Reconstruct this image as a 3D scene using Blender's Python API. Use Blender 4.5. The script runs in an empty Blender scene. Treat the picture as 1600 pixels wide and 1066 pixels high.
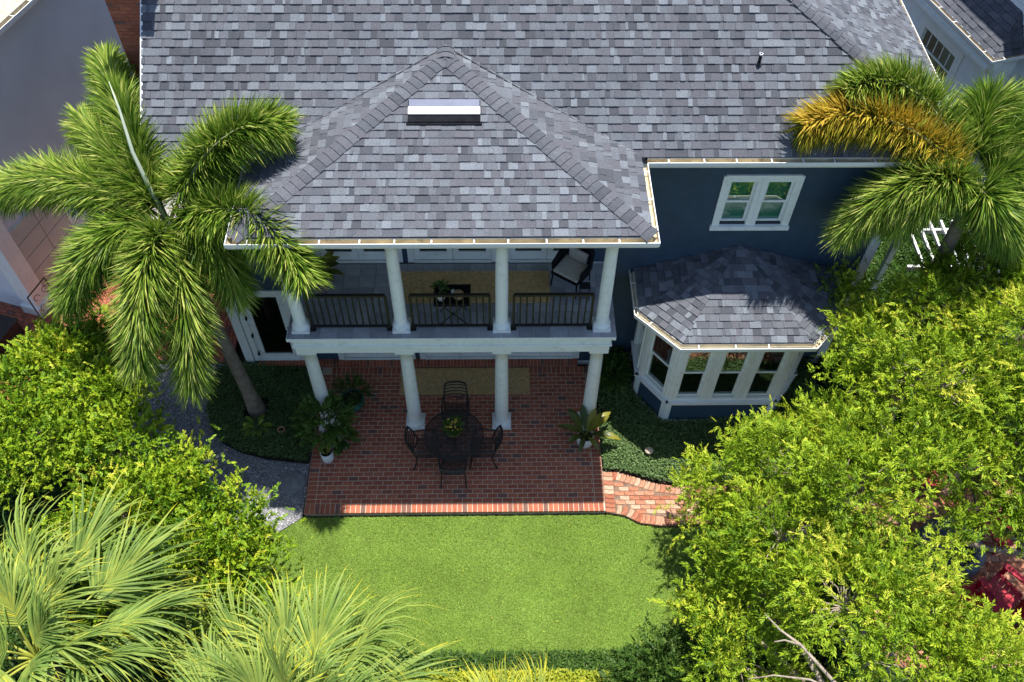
import bpy, math, random
import numpy as np
from mathutils import Vector, Matrix
random.seed(11)
rng = np.random.default_rng(11)
SC = bpy.context.scene
COL = SC.collection
rad = math.radians

# ------------------------------------------------------------------ camera
cam_d = bpy.data.cameras.new('camera')
cam_d.sensor_width = 36.0
cam_d.lens = 36.0 * 1404.0 / 1600.0
cam_d.clip_start = 0.1
cam_d.clip_end = 500.0
cam = bpy.data.objects.new('camera', cam_d)
COL.objects.link(cam)
R_ = (0.9998437, -0.01455085, 0.01004201)
U_ = (0.00567015, 0.80191234, 0.5974148)
F_ = (0.0167457, 0.59726449, -0.80186951)
cam.matrix_world = Matrix(((R_[0], U_[0], -F_[0], 3.571), (R_[1], U_[1], -F_[1], -10.09),
                           (R_[2], U_[2], -F_[2], 16.444), (0, 0, 0, 1)))
SC.camera = cam

# ------------------------------------------------------------------ sky, sun, exposure
TO_SUN = Vector((0.066, 0.217, 1.0)).normalized()
W = bpy.data.worlds.new('World')
SC.world = W
W.use_nodes = True
nt = W.node_tree
bg = nt.nodes['Background']
sky = nt.nodes.new('ShaderNodeTexSky')
sky.sky_type = 'NISHITA'
sky.sun_disc = False
sky.dust_density = 0.6
sky.air_density = 0.8
sky.sun_elevation = math.asin(TO_SUN.z)
sky.sun_rotation = math.atan2(TO_SUN.x, TO_SUN.y)
nt.links.new(sky.outputs[0], bg.inputs['Color'])
bg.inputs['Strength'].default_value = 0.12
sun_d = bpy.data.lights.new('sun', 'SUN')
sun_d.energy = 4.6
sun_d.angle = rad(0.55)
sun_d.color = (1.0, 0.965, 0.90)
sun = bpy.data.objects.new('sun', sun_d)
sun.rotation_euler = TO_SUN.to_track_quat('Z', 'Y').to_euler()
sun.location = (3, 4, 30)
COL.objects.link(sun)
vs = SC.view_settings
vs.view_transform = 'Standard'
vs.look = 'None'
vs.gamma = 1.0
vs.use_curve_mapping = False
vs.exposure = 0.74
SC.cycles.max_bounces = 8
SC.cycles.transparent_max_bounces = 12
SC.cycles.sample_clamp_indirect = 6.0

# ------------------------------------------------------------------ materials
def newmat(name):
    m = bpy.data.materials.new(name)
    m.use_nodes = True
    n = m.node_tree
    return m, n, n.nodes['Principled BSDF']

def noise(n, scale, detail=4.0, rough=0.55, coord='Object'):
    tc = n.nodes.new('ShaderNodeTexCoord')
    t = n.nodes.new('ShaderNodeTexNoise')
    t.inputs['Scale'].default_value = scale
    t.inputs['Detail'].default_value = detail
    t.inputs['Roughness'].default_value = rough
    n.links.new(tc.outputs[coord], t.inputs['Vector'])
    return t

def mixrgb(n, a, b, fac, mode='MIX'):
    x = n.nodes.new('ShaderNodeMix')
    x.data_type = 'RGBA'
    x.blend_type = mode
    for sock, v in ((x.inputs[0], fac), (x.inputs[6], a), (x.inputs[7], b)):
        if hasattr(v, 'is_linked'):
            n.links.new(v, sock)
        else:
            sock.default_value = v if isinstance(v, (int, float)) else tuple(v) + (1.0,) if len(v) == 3 else v
    return x.outputs[2]

def bump(n, p, height, strength, dist=0.02):
    b = n.nodes.new('ShaderNodeBump')
    b.inputs['Strength'].default_value = strength
    b.inputs['Distance'].default_value = dist
    n.links.new(height, b.inputs['Height'])
    n.links.new(b.outputs[0], p.inputs['Normal'])

def ramp(n, fac, stops):
    r = n.nodes.new('ShaderNodeValToRGB')
    e = r.color_ramp.elements
    while len(e) < len(stops):
        e.new(0.5)
    for el, (pos, c) in zip(e, stops):
        el.position = pos
        el.color = tuple(c) + (1.0,)
    n.links.new(fac, r.inputs[0])
    return r.outputs[0]

def plain(name, col, rough=0.6, var=0.25, scale=6.0, bmp=0.0, bscale=60.0, metal=0.0, spec=0.4, dirt=None, dscale=2.5):
    """one colour with soft mottling, optional stains and fine relief"""
    m, n, p = newmat(name)
    t = noise(n, scale)
    lo = tuple(c * (1 - var) for c in col)
    hi = tuple(min(1, c * (1 + var)) for c in col)
    out = ramp(n, t.outputs[0], [(0.3, lo), (0.7, hi)])
    if dirt:
        d = noise(n, dscale, 6.0, 0.7)
        f = ramp(n, d.outputs[0], [(0.52, (0, 0, 0)), (0.72, (1, 1, 1))])
        out = mixrgb(n, out, dirt, f)
    n.links.new(out, p.inputs['Base Color'])
    p.inputs['Roughness'].default_value = rough
    p.inputs['Metallic'].default_value = metal
    p.inputs['Specular IOR Level'].default_value = spec
    if bmp:
        b = noise(n, bscale, 3.0)
        bump(n, p, b.outputs[0], bmp)
    return m

def tinted(name, stops, rough=0.7, src='attr', grain=(40.0, 0.3), bmp=0.2, bscale=80.0, spec=0.3, trans=0.0, tcol=None):
    """colour picked from a ramp per piece (mesh attribute or object random), with grain"""
    m, n, p = newmat(name)
    if src == 'attr':
        a = n.nodes.new('ShaderNodeAttribute')
        a.attribute_name = 'tint'
        fac = a.outputs['Fac']
    else:
        a = n.nodes.new('ShaderNodeObjectInfo')
        fac = a.outputs['Random']
    c = ramp(n, fac, stops)
    if grain[1] > 0:
        t = noise(n, grain[0], 3.0, 0.6)
        g = ramp(n, t.outputs[0], [(0.3, (1 - grain[1],) * 3), (0.7, (1 + grain[1],) * 3)])
        c = mixrgb(n, c, g, 1.0, 'MULTIPLY')
    n.links.new(c, p.inputs['Base Color'])
    p.inputs['Roughness'].default_value = rough
    p.inputs['Specular IOR Level'].default_value = spec
    if bmp:
        b = noise(n, bscale, 3.0)
        bump(n, p, b.outputs[0], bmp, 0.01)
    if trans > 0:
        tr = n.nodes.new('ShaderNodeBsdfTranslucent')
        if tcol:
            n.links.new(mixrgb(n, c, tcol, 1.0, 'MULTIPLY'), tr.inputs['Color'])
        else:
            n.links.new(c, tr.inputs['Color'])
        mx = n.nodes.new('ShaderNodeMixShader')
        mx.inputs[0].default_value = trans
        n.links.new(p.outputs[0], mx.inputs[1])
        n.links.new(tr.outputs[0], mx.inputs[2])
        n.links.new(mx.outputs[0], n.nodes['Material Output'].inputs['Surface'])
    return m

def glass_mat(name, tint, gloss_rough=0.0, boost=1.0):
    m, n, p = newmat(name)
    n.nodes.remove(p)
    tr = n.nodes.new('ShaderNodeBsdfTransparent')
    tr.inputs[0].default_value = tuple(tint) + (1,)
    gl = n.nodes.new('ShaderNodeBsdfGlossy')
    gl.inputs['Roughness'].default_value = gloss_rough
    gl.inputs['Color'].default_value = (0.9, 1.0, 0.96, 1)
    fr = n.nodes.new('ShaderNodeFresnel')
    fr.inputs[0].default_value = 1.6
    w = noise(n, 1.3, 1.0)
    b = n.nodes.new('ShaderNodeBump')
    b.inputs['Strength'].default_value = 0.04
    b.inputs['Distance'].default_value = 0.05
    n.links.new(w.outputs[0], b.inputs['Height'])
    n.links.new(b.outputs[0], gl.inputs['Normal'])
    mu = n.nodes.new('ShaderNodeMath')
    mu.operation = 'MULTIPLY'
    mu.use_clamp = True
    mu.inputs[1].default_value = boost
    n.links.new(fr.outputs[0], mu.inputs[0])
    mx = n.nodes.new('ShaderNodeMixShader')
    n.links.new(mu.outputs[0], mx.inputs[0])
    n.links.new(tr.outputs[0], mx.inputs[1])
    n.links.new(gl.outputs[0], mx.inputs[2])
    n.links.new(mx.outputs[0], n.nodes['Material Output'].inputs['Surface'])
    return m

SHINGLE = [(0.0, (0.062, 0.067, 0.079)), (0.3, (0.088, 0.095, 0.112)), (0.38, (0.101, 0.102, 0.118)),
           (0.62, (0.119, 0.130, 0.150)), (0.8, (0.140, 0.153, 0.175)), (1.0, (0.182, 0.201, 0.228))]
BRICK = [(0.0, (0.170, 0.088, 0.068)), (0.05, (0.185, 0.090, 0.068)), (0.09, (0.290, 0.088, 0.050)),
         (0.55, (0.370, 0.112, 0.060)), (0.9, (0.420, 0.138, 0.074)), (1.0, (0.310, 0.108, 0.072))]
PALE_BRICK = [(0.0, (0.30, 0.10, 0.055)), (0.35, (0.40, 0.17, 0.10)), (0.7, (0.44, 0.23, 0.145)), (1.0, (0.50, 0.33, 0.23))]
def mesh_mat(name):
    m, n, p = newmat(name)
    p.inputs['Base Color'].default_value = (.018, .017, .017, 1)
    p.inputs['Roughness'].default_value = .6
    tr = n.nodes.new('ShaderNodeBsdfTransparent')
    t = noise(n, 30.0, 2.0)
    r = ramp(n, t.outputs[0], [(0.35, (.24,) * 3), (0.65, (.40,) * 3)])
    mx = n.nodes.new('ShaderNodeMixShader')
    n.links.new(r, mx.inputs[0]); n.links.new(p.outputs[0], mx.inputs[1]); n.links.new(tr.outputs[0], mx.inputs[2])
    n.links.new(mx.outputs[0], n.nodes['Material Output'].inputs['Surface'])
    return m
M = {
    'shingle': tinted('shingle', SHINGLE, 0.92, 'attr', (70.0, 0.38), 0.4, 160.0),
    'deck': plain('roof_felt', (0.03, 0.031, 0.035), 0.95, 0.2),
    'white': plain('white_paint', (0.84, 0.87, 0.84), 0.45, 0.03, 2.0, 0.03, 30.0, dirt=(0.68, 0.70, 0.66), dscale=7.0),
    'white_clean': plain('white_paint_clean', (0.78, 0.79, 0.78), 0.4, 0.03, 3.0),
    'trough': plain('gutter_lining', (0.62, 0.52, 0.33), 0.6, 0.25, 5.0, dirt=(0.16, 0.11, 0.06), dscale=3.0),
    'navy': plain('navy_siding', (0.030, 0.060, 0.098), 0.55, 0.14, 4.0, 0.05, 50.0),
    'glass': glass_mat('window_glass', (0.45, 0.80, 0.68), 0.0, 3.0),
    'dark_glass': glass_mat('door_glass', (0.35, 0.42, 0.40), 0.0, 1.6),
    'blind': plain('blind_slats', (0.22, 0.55, 0.45), 0.6, 0.08),
    'interior': plain('room_dark', (0.05, 0.05, 0.05), 0.9, 0.2),
    'brick': tinted('brick_run', BRICK, 0.85, 'attr', (25.0, 0.22), 0.4, 90.0),
    'brick_o': tinted('brick_single', BRICK, 0.85, 'obj', (25.0, 0.22), 0.4, 90.0),
    'pale_brick_o': tinted('path_brick', PALE_BRICK, 0.9, 'obj', (16.0, 0.35), 0.5, 70.0),
    'mortar': plain('mortar', (0.55, 0.43, 0.32), 0.95, 0.2, 8.0, 0.3, 120.0),
    'sand': plain('joint_sand', (0.20, 0.13, 0.09), 0.95, 0.3, 12.0, 0.3, 120.0),
    'tile': tinted('floor_tile', [(0, (0.25, 0.255, 0.27)), (1, (0.36, 0.365, 0.38))], 0.5, 'obj', (5.0, 0.14), 0.05, 40.0),
    'grout': plain('grout', (0.10, 0.10, 0.105), 0.9, 0.15),
    'iron': plain('black_iron', (0.014, 0.014, 0.015), 0.45, 0.3, 20.0, spec=0.5),
    'bronze': plain('bronze_rail', (0.013, 0.012, 0.011), 0.5, 0.3, 20.0),
    'jute': plain('jute_weave', (0.56, 0.37, 0.165), 0.95, 0.25, 18.0, 0.5, 200.0),
    'soil': plain('soil', (0.026, 0.020, 0.014), 1.0, 0.4, 9.0, 0.8, 40.0),
    'turf_base': plain('turf_backing', (0.12, 0.18, 0.025), 0.95, 0.25, 3.0, 0.6, 120.0),
    'turf': tinted('turf_blades', [(0, (0.14, 0.24, 0.030)), (0.5, (0.28, 0.43, 0.070)), (1, (0.44, 0.58, 0.16))], 0.6, 'attr', (0.9, 0.13), 0.0, trans=0.25),
    'gravel_base': plain('gravel_bed', (0.21, 0.21, 0.22), 1.0, 0.4, 60.0, 0.8, 120.0),
    'bounce_pale': plain('pale_bounce', (0.33, 0.315, 0.30), 1.0, 0.2, 30.0, 0.5, 80.0),  # pale colour of the sheet added for bounce light
    'gravel': tinted('gravel_stone', [(0, (0.10, 0.10, 0.11)), (0.5, (0.27, 0.27, 0.285)), (1, (0.60, 0.59, 0.58))], 0.85, 'attr', (50.0, 0.15), 0.0),
    'stone': plain('slate_stone', (0.20, 0.205, 0.21), 0.8, 0.25, 10.0, 0.3, 40.0),
    'bark': plain('bark', (0.20, 0.155, 0.115), 0.95, 0.35, 9.0, 0.8, 30.0),
    'pale_bark': plain('pale_bark', (0.34, 0.28, 0.21), 0.9, 0.35, 12.0, 0.6, 30.0),
    'palm_bark': plain('palm_trunk_bark', (0.21, 0.175, 0.135), 0.9, 0.3, 7.0, 0.6, 25.0),
    'shaft': plain('crownshaft', (0.16, 0.22, 0.12), 0.5, 0.25, 5.0),
    'rachis': plain('frond_stem', (0.36, 0.42, 0.22), 0.5, 0.15, 5.0),
    'fox': tinted('foxtail_leaflet', [(0, (0.034, 0.090, 0.010)), (0.45, (0.120, 0.225, 0.022)), (0.8, (0.31, 0.42, 0.055)), (1, (0.56, 0.58, 0.15))], 0.42, 'attr', (3.0, 0.1), 0.0, spec=0.15, trans=0.25),
    'fox_old': tinted('foxtail_leaflet_old', [(0, (0.10, 0.14, 0.012)), (0.35, (0.28, 0.29, 0.024)), (0.65, (0.52, 0.41, 0.04)), (1, (0.72, 0.50, 0.08))], 0.45, 'attr', (3.0, 0.1), 0.0, spec=0.15, trans=0.25),
    'fan': tinted('fan_leaf', [(0, (0.055, 0.110, 0.024)), (0.45, (0.195, 0.300, 0.064)), (0.8, (0.39, 0.46, 0.090)), (1, (0.66, 0.60, 0.05))], 0.40, 'attr', (3.0, 0.1), 0.0, spec=0.15, trans=0.32),
    'stem_lit': plain('lit_frond_stem', (0.42, 0.48, 0.36), 0.45, 0.12, 5.0),  # paler frond stem, sunlight put into the colour
    'fan_stem': plain('fan_stem', (0.36, 0.38, 0.06), 0.5, 0.2, 4.0),
    'leaf_r': tinted('feathery_leaf', [(0, (0.055, 0.125, 0.008)), (0.4, (0.180, 0.300, 0.014)), (0.8, (0.370, 0.480, 0.028)), (1, (0.55, 0.55, 0.06))], 0.45, 'attr', (1.2, 0.12), 0.0, spec=0.15, trans=0.18),
    'leaf_l': tinted('round_leaf', [(0, (0.055, 0.135, 0.008)), (0.4, (0.180, 0.310, 0.014)), (0.8, (0.370, 0.470, 0.026)), (1, (0.54, 0.54, 0.05))], 0.42, 'attr', (1.2, 0.12), 0.0, spec=0.15, trans=0.18),
    'leaf_d': tinted('dark_leaf', [(0, (0.020, 0.055, 0.010)), (0.5, (0.050, 0.110, 0.018)), (1, (0.13, 0.21, 0.04))], 0.4, 'attr', (1.5, 0.1), 0.0, spec=0.15, trans=0.25),
    'leaf_y': tinted('hedge_leaf', [(0, (0.12, 0.17, 0.012)), (0.5, (0.30, 0.36, 0.025)), (1, (0.52, 0.50, 0.06))], 0.45, 'attr', (1.5, 0.1), 0.0, spec=0.15, trans=0.3),
    'cover': tinted('jasmine_leaf', [(0, (0.045, 0.085, 0.026)), (0.5, (0.095, 0.165, 0.048)), (1, (0.24, 0.34, 0.13))], 0.38, 'attr', (2.0, 0.12), 0.0, spec=0.15, trans=0.2),
    'big_leaf': tinted('broad_leaf', [(0, (0.045, 0.075, 0.012)), (0.6, (0.12, 0.14, 0.022)), (1, (0.26, 0.24, 0.03))], 0.38, 'obj', (6.0, 0.2), 0.0, spec=0.45, trans=0.25),
    'bright_leaf': tinted('bright_leaf', [(0, (0.16, 0.27, 0.02)), (1, (0.36, 0.44, 0.04))], 0.4, 'obj', (6.0, 0.15), 0.0, spec=0.4, trans=0.3),
    'snake': tinted('snake_leaf', [(0, (0.10, 0.15, 0.03)), (0.5, (0.30, 0.30, 0.06)), (1, (0.44, 0.42, 0.12))], 0.45, 'attr', (8.0, 0.2), 0.0),
    'pot_white': plain('white_ceramic', (0.70, 0.71, 0.71), 0.35, 0.05),
    'pot_teal': plain('teal_glaze', (0.02, 0.17, 0.16), 0.2, 0.25, 5.0),
    'pot_olive': plain('olive_glaze', (0.13, 0.12, 0.025), 0.3, 0.3, 8.0),
    'pot_beige': plain('beige_clay', (0.42, 0.33, 0.25), 0.8, 0.15),
    'rattan': plain('rattan', (0.17, 0.11, 0.06), 0.85, 0.3, 30.0, 0.6, 120.0),
    'terracotta': plain('terracotta', (0.46, 0.24, 0.15), 0.85, 0.2),
    'flower': plain('yellow_flower', (0.62, 0.42, 0.05), 0.6, 0.3, 30.0),
    'mesh_top': mesh_mat('black_mesh_metal'),
    'cushion': plain('beige_cushion', (0.42, 0.39, 0.34), 0.95, 0.1, 20.0, 0.3, 150.0),
    'stucco': plain('grey_stucco', (0.68, 0.70, 0.75), 0.95, 0.06, 1.2, 0.25, 140.0),
    'cream': plain('cream_stucco', (0.56, 0.53, 0.47), 0.9, 0.06, 2.0, 0.15, 100.0),
    'pale_siding': plain('pale_siding', (0.78, 0.82, 0.84), 0.6, 0.05, 3.0),
    'red': plain('red_plastic', (0.42, 0.012, 0.030), 0.4, 0.2, 6.0),
    'grey_metal': plain('dark_grey_metal', (0.11, 0.13, 0.15), 0.45, 0.3, 5.0),
    'cap_metal': plain('aluminium_cap', (0.20, 0.215, 0.28), 0.9, 0.1, 5.0, spec=0.1),
    'black': plain('black_plastic', (0.012, 0.013, 0.016), 0.9, 0.3, spec=0.08),
    'vase': plain('pale_vase', (0.62, 0.58, 0.5), 0.5, 0.2),
    'gourd': plain('tan_basket', (0.40, 0.27, 0.14), 0.8, 0.2, 20.0, 0.3),
    'neigh_roof': plain('pale_roof', (0.50, 0.46, 0.36), 0.9, 0.25, 12.0, 0.4, 40.0),
    'dark_wood': plain('dark_wood', (0.030, 0.020, 0.016), 0.6, 0.3, 8.0),
    'lamp': plain('beige_lamp', (0.55, 0.44, 0.32), 0.6, 0.15),
    'dry': plain('dry_leaf', (0.42, 0.24, 0.12), 0.9, 0.3, 15.0),
}

# ------------------------------------------------------------------ builders
def tag(o, label=None, cat=None, group=None, kind=None):
    if label: o['label'] = label
    if cat: o['category'] = cat
    if group: o['group'] = group
    if kind: o['kind'] = kind
    return o

def put(o, parent=None):
    """link an object whose mesh is written in world space; keep it there under its parent"""
    COL.objects.link(o)
    if parent is not None:
        o.parent = parent
        o.matrix_parent_inverse = wm(parent).inverted()
    return o

def wm(o):
    m = o.matrix_basis
    return m.copy() if o.parent is None else wm(o.parent) @ o.matrix_parent_inverse @ m

def empty(name, loc=(0, 0, 0), rz=0.0):
    e = bpy.data.objects.new(name, None)
    e.location = loc
    e.rotation_euler = (0, 0, rz)
    e.empty_display_size = 0.2
    COL.objects.link(e)
    return e

def npmesh(name, V, F, tint=None, smooth=False):
    """V (n,3) and F (m,k) arrays to a mesh; tint is one value per face"""
    V = np.asarray(V, np.float32)
    F = np.asarray(F, np.int32)
    k = F.shape[1]
    me = bpy.data.meshes.new(name)
    me.vertices.add(len(V))
    me.vertices.foreach_set('co', V.ravel())
    me.loops.add(F.size)
    me.loops.foreach_set('vertex_index', F.ravel())
    me.polygons.add(len(F))
    me.polygons.foreach_set('loop_start', np.arange(0, F.size, k, dtype=np.int32))
    me.polygons.foreach_set('loop_total', np.full(len(F), k, np.int32))
    if smooth:
        me.polygons.foreach_set('use_smooth', np.ones(len(F), bool))
    if tint is not None:
        a = me.attributes.new('tint', 'FLOAT', 'FACE')
        a.data.foreach_set('value', np.asarray(tint, np.float32))
    me.update(calc_edges=True)
    return me

class MB:
    def __init__(s):
        s.v, s.f, s.t = [], [], []
        s.tv = 0.5
    def add(s, vs, fs):
        b = len(s.v)
        s.v.extend(tuple(map(float, p)) for p in vs)
        for f in fs:
            s.f.append(tuple(b + i for i in f))
            s.t.append(s.tv)
        return s
    def obox(s, O, u, n, ur, nr, zr):
        """oriented box: ranges along u, n (horizontal unit vectors) and z"""
        O = np.array(O, float); u = np.array(u, float); n = np.array(n, float)
        P = [O + u * a + n * b + np.array([0, 0, c]) for a in ur for b in nr for c in zr]
        return s.add(P, [(0, 1, 3, 2), (4, 6, 7, 5), (0, 4, 5, 1), (2, 3, 7, 6), (0, 2, 6, 4), (1, 5, 7, 3)])
    def box(s, x, y, z):
        return s.obox((0, 0, 0), (1, 0, 0), (0, 1, 0), x, y, z)
    def tube(s, pts, rr, n=6, cap=True):
        pts = [Vector(p) for p in pts]
        if not hasattr(rr, '__len__'): rr = [rr] * len(pts)
        rings = []
        ref = Vector((0.31, 0.17, 0.94))
        for i, p in enumerate(pts):
            t = (pts[min(i + 1, len(pts) - 1)] - pts[max(i - 1, 0)]).normalized()
            a = t.cross(ref)
            if a.length < 1e-3: a = t.cross(Vector((1, 0, 0)))
            a.normalize(); b = t.cross(a)
            rings.append([p + (a * math.cos(2 * math.pi * k / n) + b * math.sin(2 * math.pi * k / n)) * rr[i] for k in range(n)])
        vs = [q for r in rings for q in r]
        fs = [(i * n + k, i * n + (k + 1) % n, (i + 1) * n + (k + 1) % n, (i + 1) * n + k) for i in range(len(pts) - 1) for k in range(n)]
        if cap:
            fs.append(tuple(range(n))[::-1])
            fs.append(tuple((len(pts) - 1) * n + k for k in range(n)))
        return s.add(vs, fs)
    def lathe(s, prof, c=(0, 0, 0), n=20, cap=True):
        vs = [(c[0] + r * math.cos(2 * math.pi * k / n), c[1] + r * math.sin(2 * math.pi * k / n), c[2] + z) for r, z in prof for k in range(n)]
        fs = [(i * n + k, i * n + (k + 1) % n, (i + 1) * n + (k + 1) % n, (i + 1) * n + k) for i in range(len(prof) - 1) for k in range(n)]
        if cap:
            fs.append(tuple(range(n))[::-1])
            fs.append(tuple((len(prof) - 1) * n + k for k in range(n)))
        return s.add(vs, fs)
    def prism(s, poly, z0, z1):
        n = len(poly)
        vs = [(x, y, z0) for x, y in poly] + [(x, y, z1) for x, y in poly]
        fs = [(i, (i + 1) % n, n + (i + 1) % n, n + i) for i in range(n)] + [tuple(range(n))[::-1], tuple(range(n, 2 * n))]
        return s.add(vs, fs)
    def mesh(s, name, mat, smooth=False):
        me = bpy.data.meshes.new(name)
        me.from_pydata(s.v, [], s.f)
        a = me.attributes.new('tint', 'FLOAT', 'FACE')
        a.data.foreach_set('value', np.array(s.t, np.float32))
        if smooth:
            me.polygons.foreach_set('use_smooth', np.ones(len(s.f), bool))
        me.materials.append(M[mat])
        me.update()
        return me
    def build(s, name, mat, parent=None, smooth=False, bevel=0.0):
        o = bpy.data.objects.new(name, s.mesh(name, mat, smooth))
        put(o, parent)
        if bevel:
            b = o.modifiers.new('bevel', 'BEVEL'); b.width = bevel; b.segments = 2; b.limit_method = 'ANGLE'
        if smooth:
            pass
        return o

def obj_np(name, V, F, mat, parent=None, tint=None, smooth=False):
    me = npmesh(name, V, F, tint, smooth)
    me.materials.append(M[mat])
    return put(bpy.data.objects.new(name, me), parent)

def inst(name, me, loc, rz=0.0, parent=None, scale=None):
    o = bpy.data.objects.new(name, me)
    o.location = loc
    o.rotation_euler = (0, 0, rz)
    if scale: o.scale = scale
    return put(o, parent)

def local_child(name, mb, mat, parent, smooth=False):
    """part written in its thing's own coordinates"""
    o = bpy.data.objects.new(name, mb.mesh(name, mat, smooth))
    COL.objects.link(o)
    o.parent = parent
    return o

def copy_tree(o, parent=None):
    c = o.copy()
    COL.objects.link(c)
    c.parent = parent
    for ch in list(o.children):
        copy_tree(ch, c)
    return c

def brick_mesh(name, l, w, h=0.05, ch=0.006, mat='brick_o'):
    mb = MB()
    a, b = l / 2, w / 2
    r0 = [(-a, -b, -h), (a, -b, -h), (a, b, -h), (-a, b, -h)]
    r1 = [(-a, -b, -ch), (a, -b, -ch), (a, b, -ch), (-a, b, -ch)]
    a -= ch; b -= ch
    r2 = [(-a, -b, 0), (a, -b, 0), (a, b, 0), (-a, b, 0)]
    fs = [(i, (i + 1) % 4, 4 + (i + 1) % 4, 4 + i) for i in range(4)] + [(4 + i, 4 + (i + 1) % 4, 8 + (i + 1) % 4, 8 + i) for i in range(4)] + [(8, 9, 10, 11)]
    mb.add(r0 + r1 + r2, fs)
    return mb.mesh(name, mat)

def bricks_joined(items, h=0.05, ch=0.006):
    """items (x, y, z, rz, l, w, tint) to one mesh builder"""
    mb = MB()
    for x, y, z, rz, l, w, t in items:
        mb.tv = t
        c, s_ = math.cos(rz), math.sin(rz)
        P = []
        for zz, k in ((-h, 0), (-ch, 0), (0, ch)):
            a, b = l / 2 - k, w / 2 - k
            for (px, py) in ((-a, -b), (a, -b), (a, b), (-a, b)):
                P.append((x + px * c - py * s_, y + px * s_ + py * c, z + zz))
        mb.add(P, [(i, (i + 1) % 4, 4 + (i + 1) % 4, 4 + i) for i in range(4)] + [(4 + i, 4 + (i + 1) % 4, 8 + (i + 1) % 4, 8 + i) for i in range(4)] + [(8, 9, 10, 11)])
    return mb

# ------------------------------------------------------------------ the ground and its coverings
def sheet(name, poly, z, mat, kind='structure', thick=0.0):
    mb = MB()
    if thick:
        mb.prism(poly, z - thick, z)
    else:
        mb.add([(x, y, z) for x, y in poly], [tuple(range(len(poly)))])
    return tag(mb.build(name, mat), kind=kind)

def in_poly(X, Y, poly):
    X = np.asarray(X); Y = np.asarray(Y)
    r = np.zeros(X.shape, bool)
    n = len(poly)
    for i in range(n):
        x0, y0 = poly[i]; x1, y1 = poly[(i + 1) % n]
        c = (y0 > Y) != (y1 > Y)
        xi = (x1 - x0) * (Y - y0) / (y1 - y0 + 1e-12) + x0
        r ^= c & (X < xi)
    return r

def scatter(poly, n, avoid=()):
    xs = [p[0] for p in poly]; ys = [p[1] for p in poly]
    X = rng.uniform(min(xs), max(xs), n); Y = rng.uniform(min(ys), max(ys), n)
    k = in_poly(X, Y, poly)
    for a in avoid: k &= ~in_poly(X, Y, a)
    return X[k], Y[k]

ground = sheet('ground', [(-70, -60), (80, -60), (80, 80), (-70, 80)], -0.16, 'soil')

PXL, PXR, PYF, PYB = -0.293, 5.729, -2.09, 1.45
LAWN = [(-0.33, -2.14), (5.82, -2.14), (6.1, -2.2), (6.4, -2.37), (6.8, -2.43), (7.3, -2.43), (8.2, -2.35), (9.3, -2.3), (9.4, -4.9), (-2.6, -4.9), (-2.4, -4.0), (-1.5, -2.95), (-0.82, -2.5)]
LEFT_BED = [(-0.34, -0.95), (-0.34, 1.5), (-1.95, 1.55), (-2.62, 1.5), (-2.72, 1.0), (-2.68, 0.4), (-2.5, -0.1), (-2.2, -0.45), (-1.75, -0.68), (-1.2, -0.84)]
RIGHT_BED = [(5.76, -1.15), (6.05, -1.18), (6.4, -1.3), (6.8, -1.45), (7.3, -1.52), (8.2, -1.5), (9.3, -1.45), (10.6, -1.3), (10.6, 1.58), (5.76, 1.58)]
GRAVEL = [(-4.4, 1.62), (-4.4, -2.0), (-3.2, -3.2), (-2.4, -4.0), (-1.5, -2.95), (-0.82, -2.5), (-0.33, -2.14), (-0.31, 1.5), (-2.0, 1.62)]
sheet('bounce_sheet', [(-8.0, 3.0), (-4.0, 1.7), (-3.76, 14), (-5.5, 14)], -0.09, 'bounce_pale')  # pale ground added to bounce light onto the left neighbour's wall
lawn = sheet('lawn', LAWN, -0.105, 'turf_base')
gravel = sheet('gravel_path', GRAVEL, -0.075, 'gravel_base')
sheet('planting_bed', LEFT_BED, -0.055, 'soil')
sheet('planting_bed', RIGHT_BED, -0.055, 'soil')

# turf blades
X, Y = scatter(LAWN, 210000)
n = len(X)
ang = rng.uniform(0, 2 * np.pi, n)
ln = rng.uniform(0.02, 0.055, n)
lean = rng.uniform(0.2, 1.1, n)
B = np.stack([X, Y, np.full(n, -0.106)], 1)
d = np.stack([np.cos(ang) * np.sin(lean), np.sin(ang) * np.sin(lean), np.cos(lean)], 1) * ln[:, None]
sd = np.stack([-np.sin(ang), np.cos(ang), np.zeros(n)], 1) * rng.uniform(0.004, 0.009, n)[:, None]
V = np.stack([B - sd, B + sd, B + d], 1).reshape(-1, 3)
tn = np.clip(rng.normal(0.5, 0.15, n) + 0.04 * np.sin(X * 2.1 + 0.6 * np.sin(Y * 1.7)) + 0.03 * np.sin(Y * 5 + X), 0, 1)
tag(obj_np('turf_blades', V, np.arange(3 * n).reshape(-1, 3), 'turf', tint=tn),
    'short bright green artificial turf blades covering the lawn', 'turf', kind='stuff')

# gravel stones
X, Y = scatter(GRAVEL, 46000, (LEFT_BED,))
n = len(X)
r = rng.uniform(0.007, 0.02, n)
octa = np.array([(1, 0, 0), (0, 1, 0), (-1, 0, 0), (0, -1, 0), (0, 0, .7), (0, 0, -.7)], float)
of = np.array([(0, 1, 4), (1, 2, 4), (2, 3, 4), (3, 0, 4)])
a = rng.uniform(0, 6.3, n)
sx = r * rng.uniform(0.7, 1.4, n); sy = r * rng.uniform(0.7, 1.2, n)
ox = octa[None, :, 0] * sx[:, None]; oy = octa[None, :, 1] * sy[:, None]
VX = X[:, None] + ox * np.cos(a)[:, None] - oy * np.sin(a)[:, None]
VY = Y[:, None] + ox * np.sin(a)[:, None] + oy * np.cos(a)[:, None]
VZ = -0.072 + r[:, None] * (octa[None, :, 2] + rng.uniform(-.2, .3, (n, 6)))
V = np.stack([VX, VY, VZ], 2).reshape(-1, 3)
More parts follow.
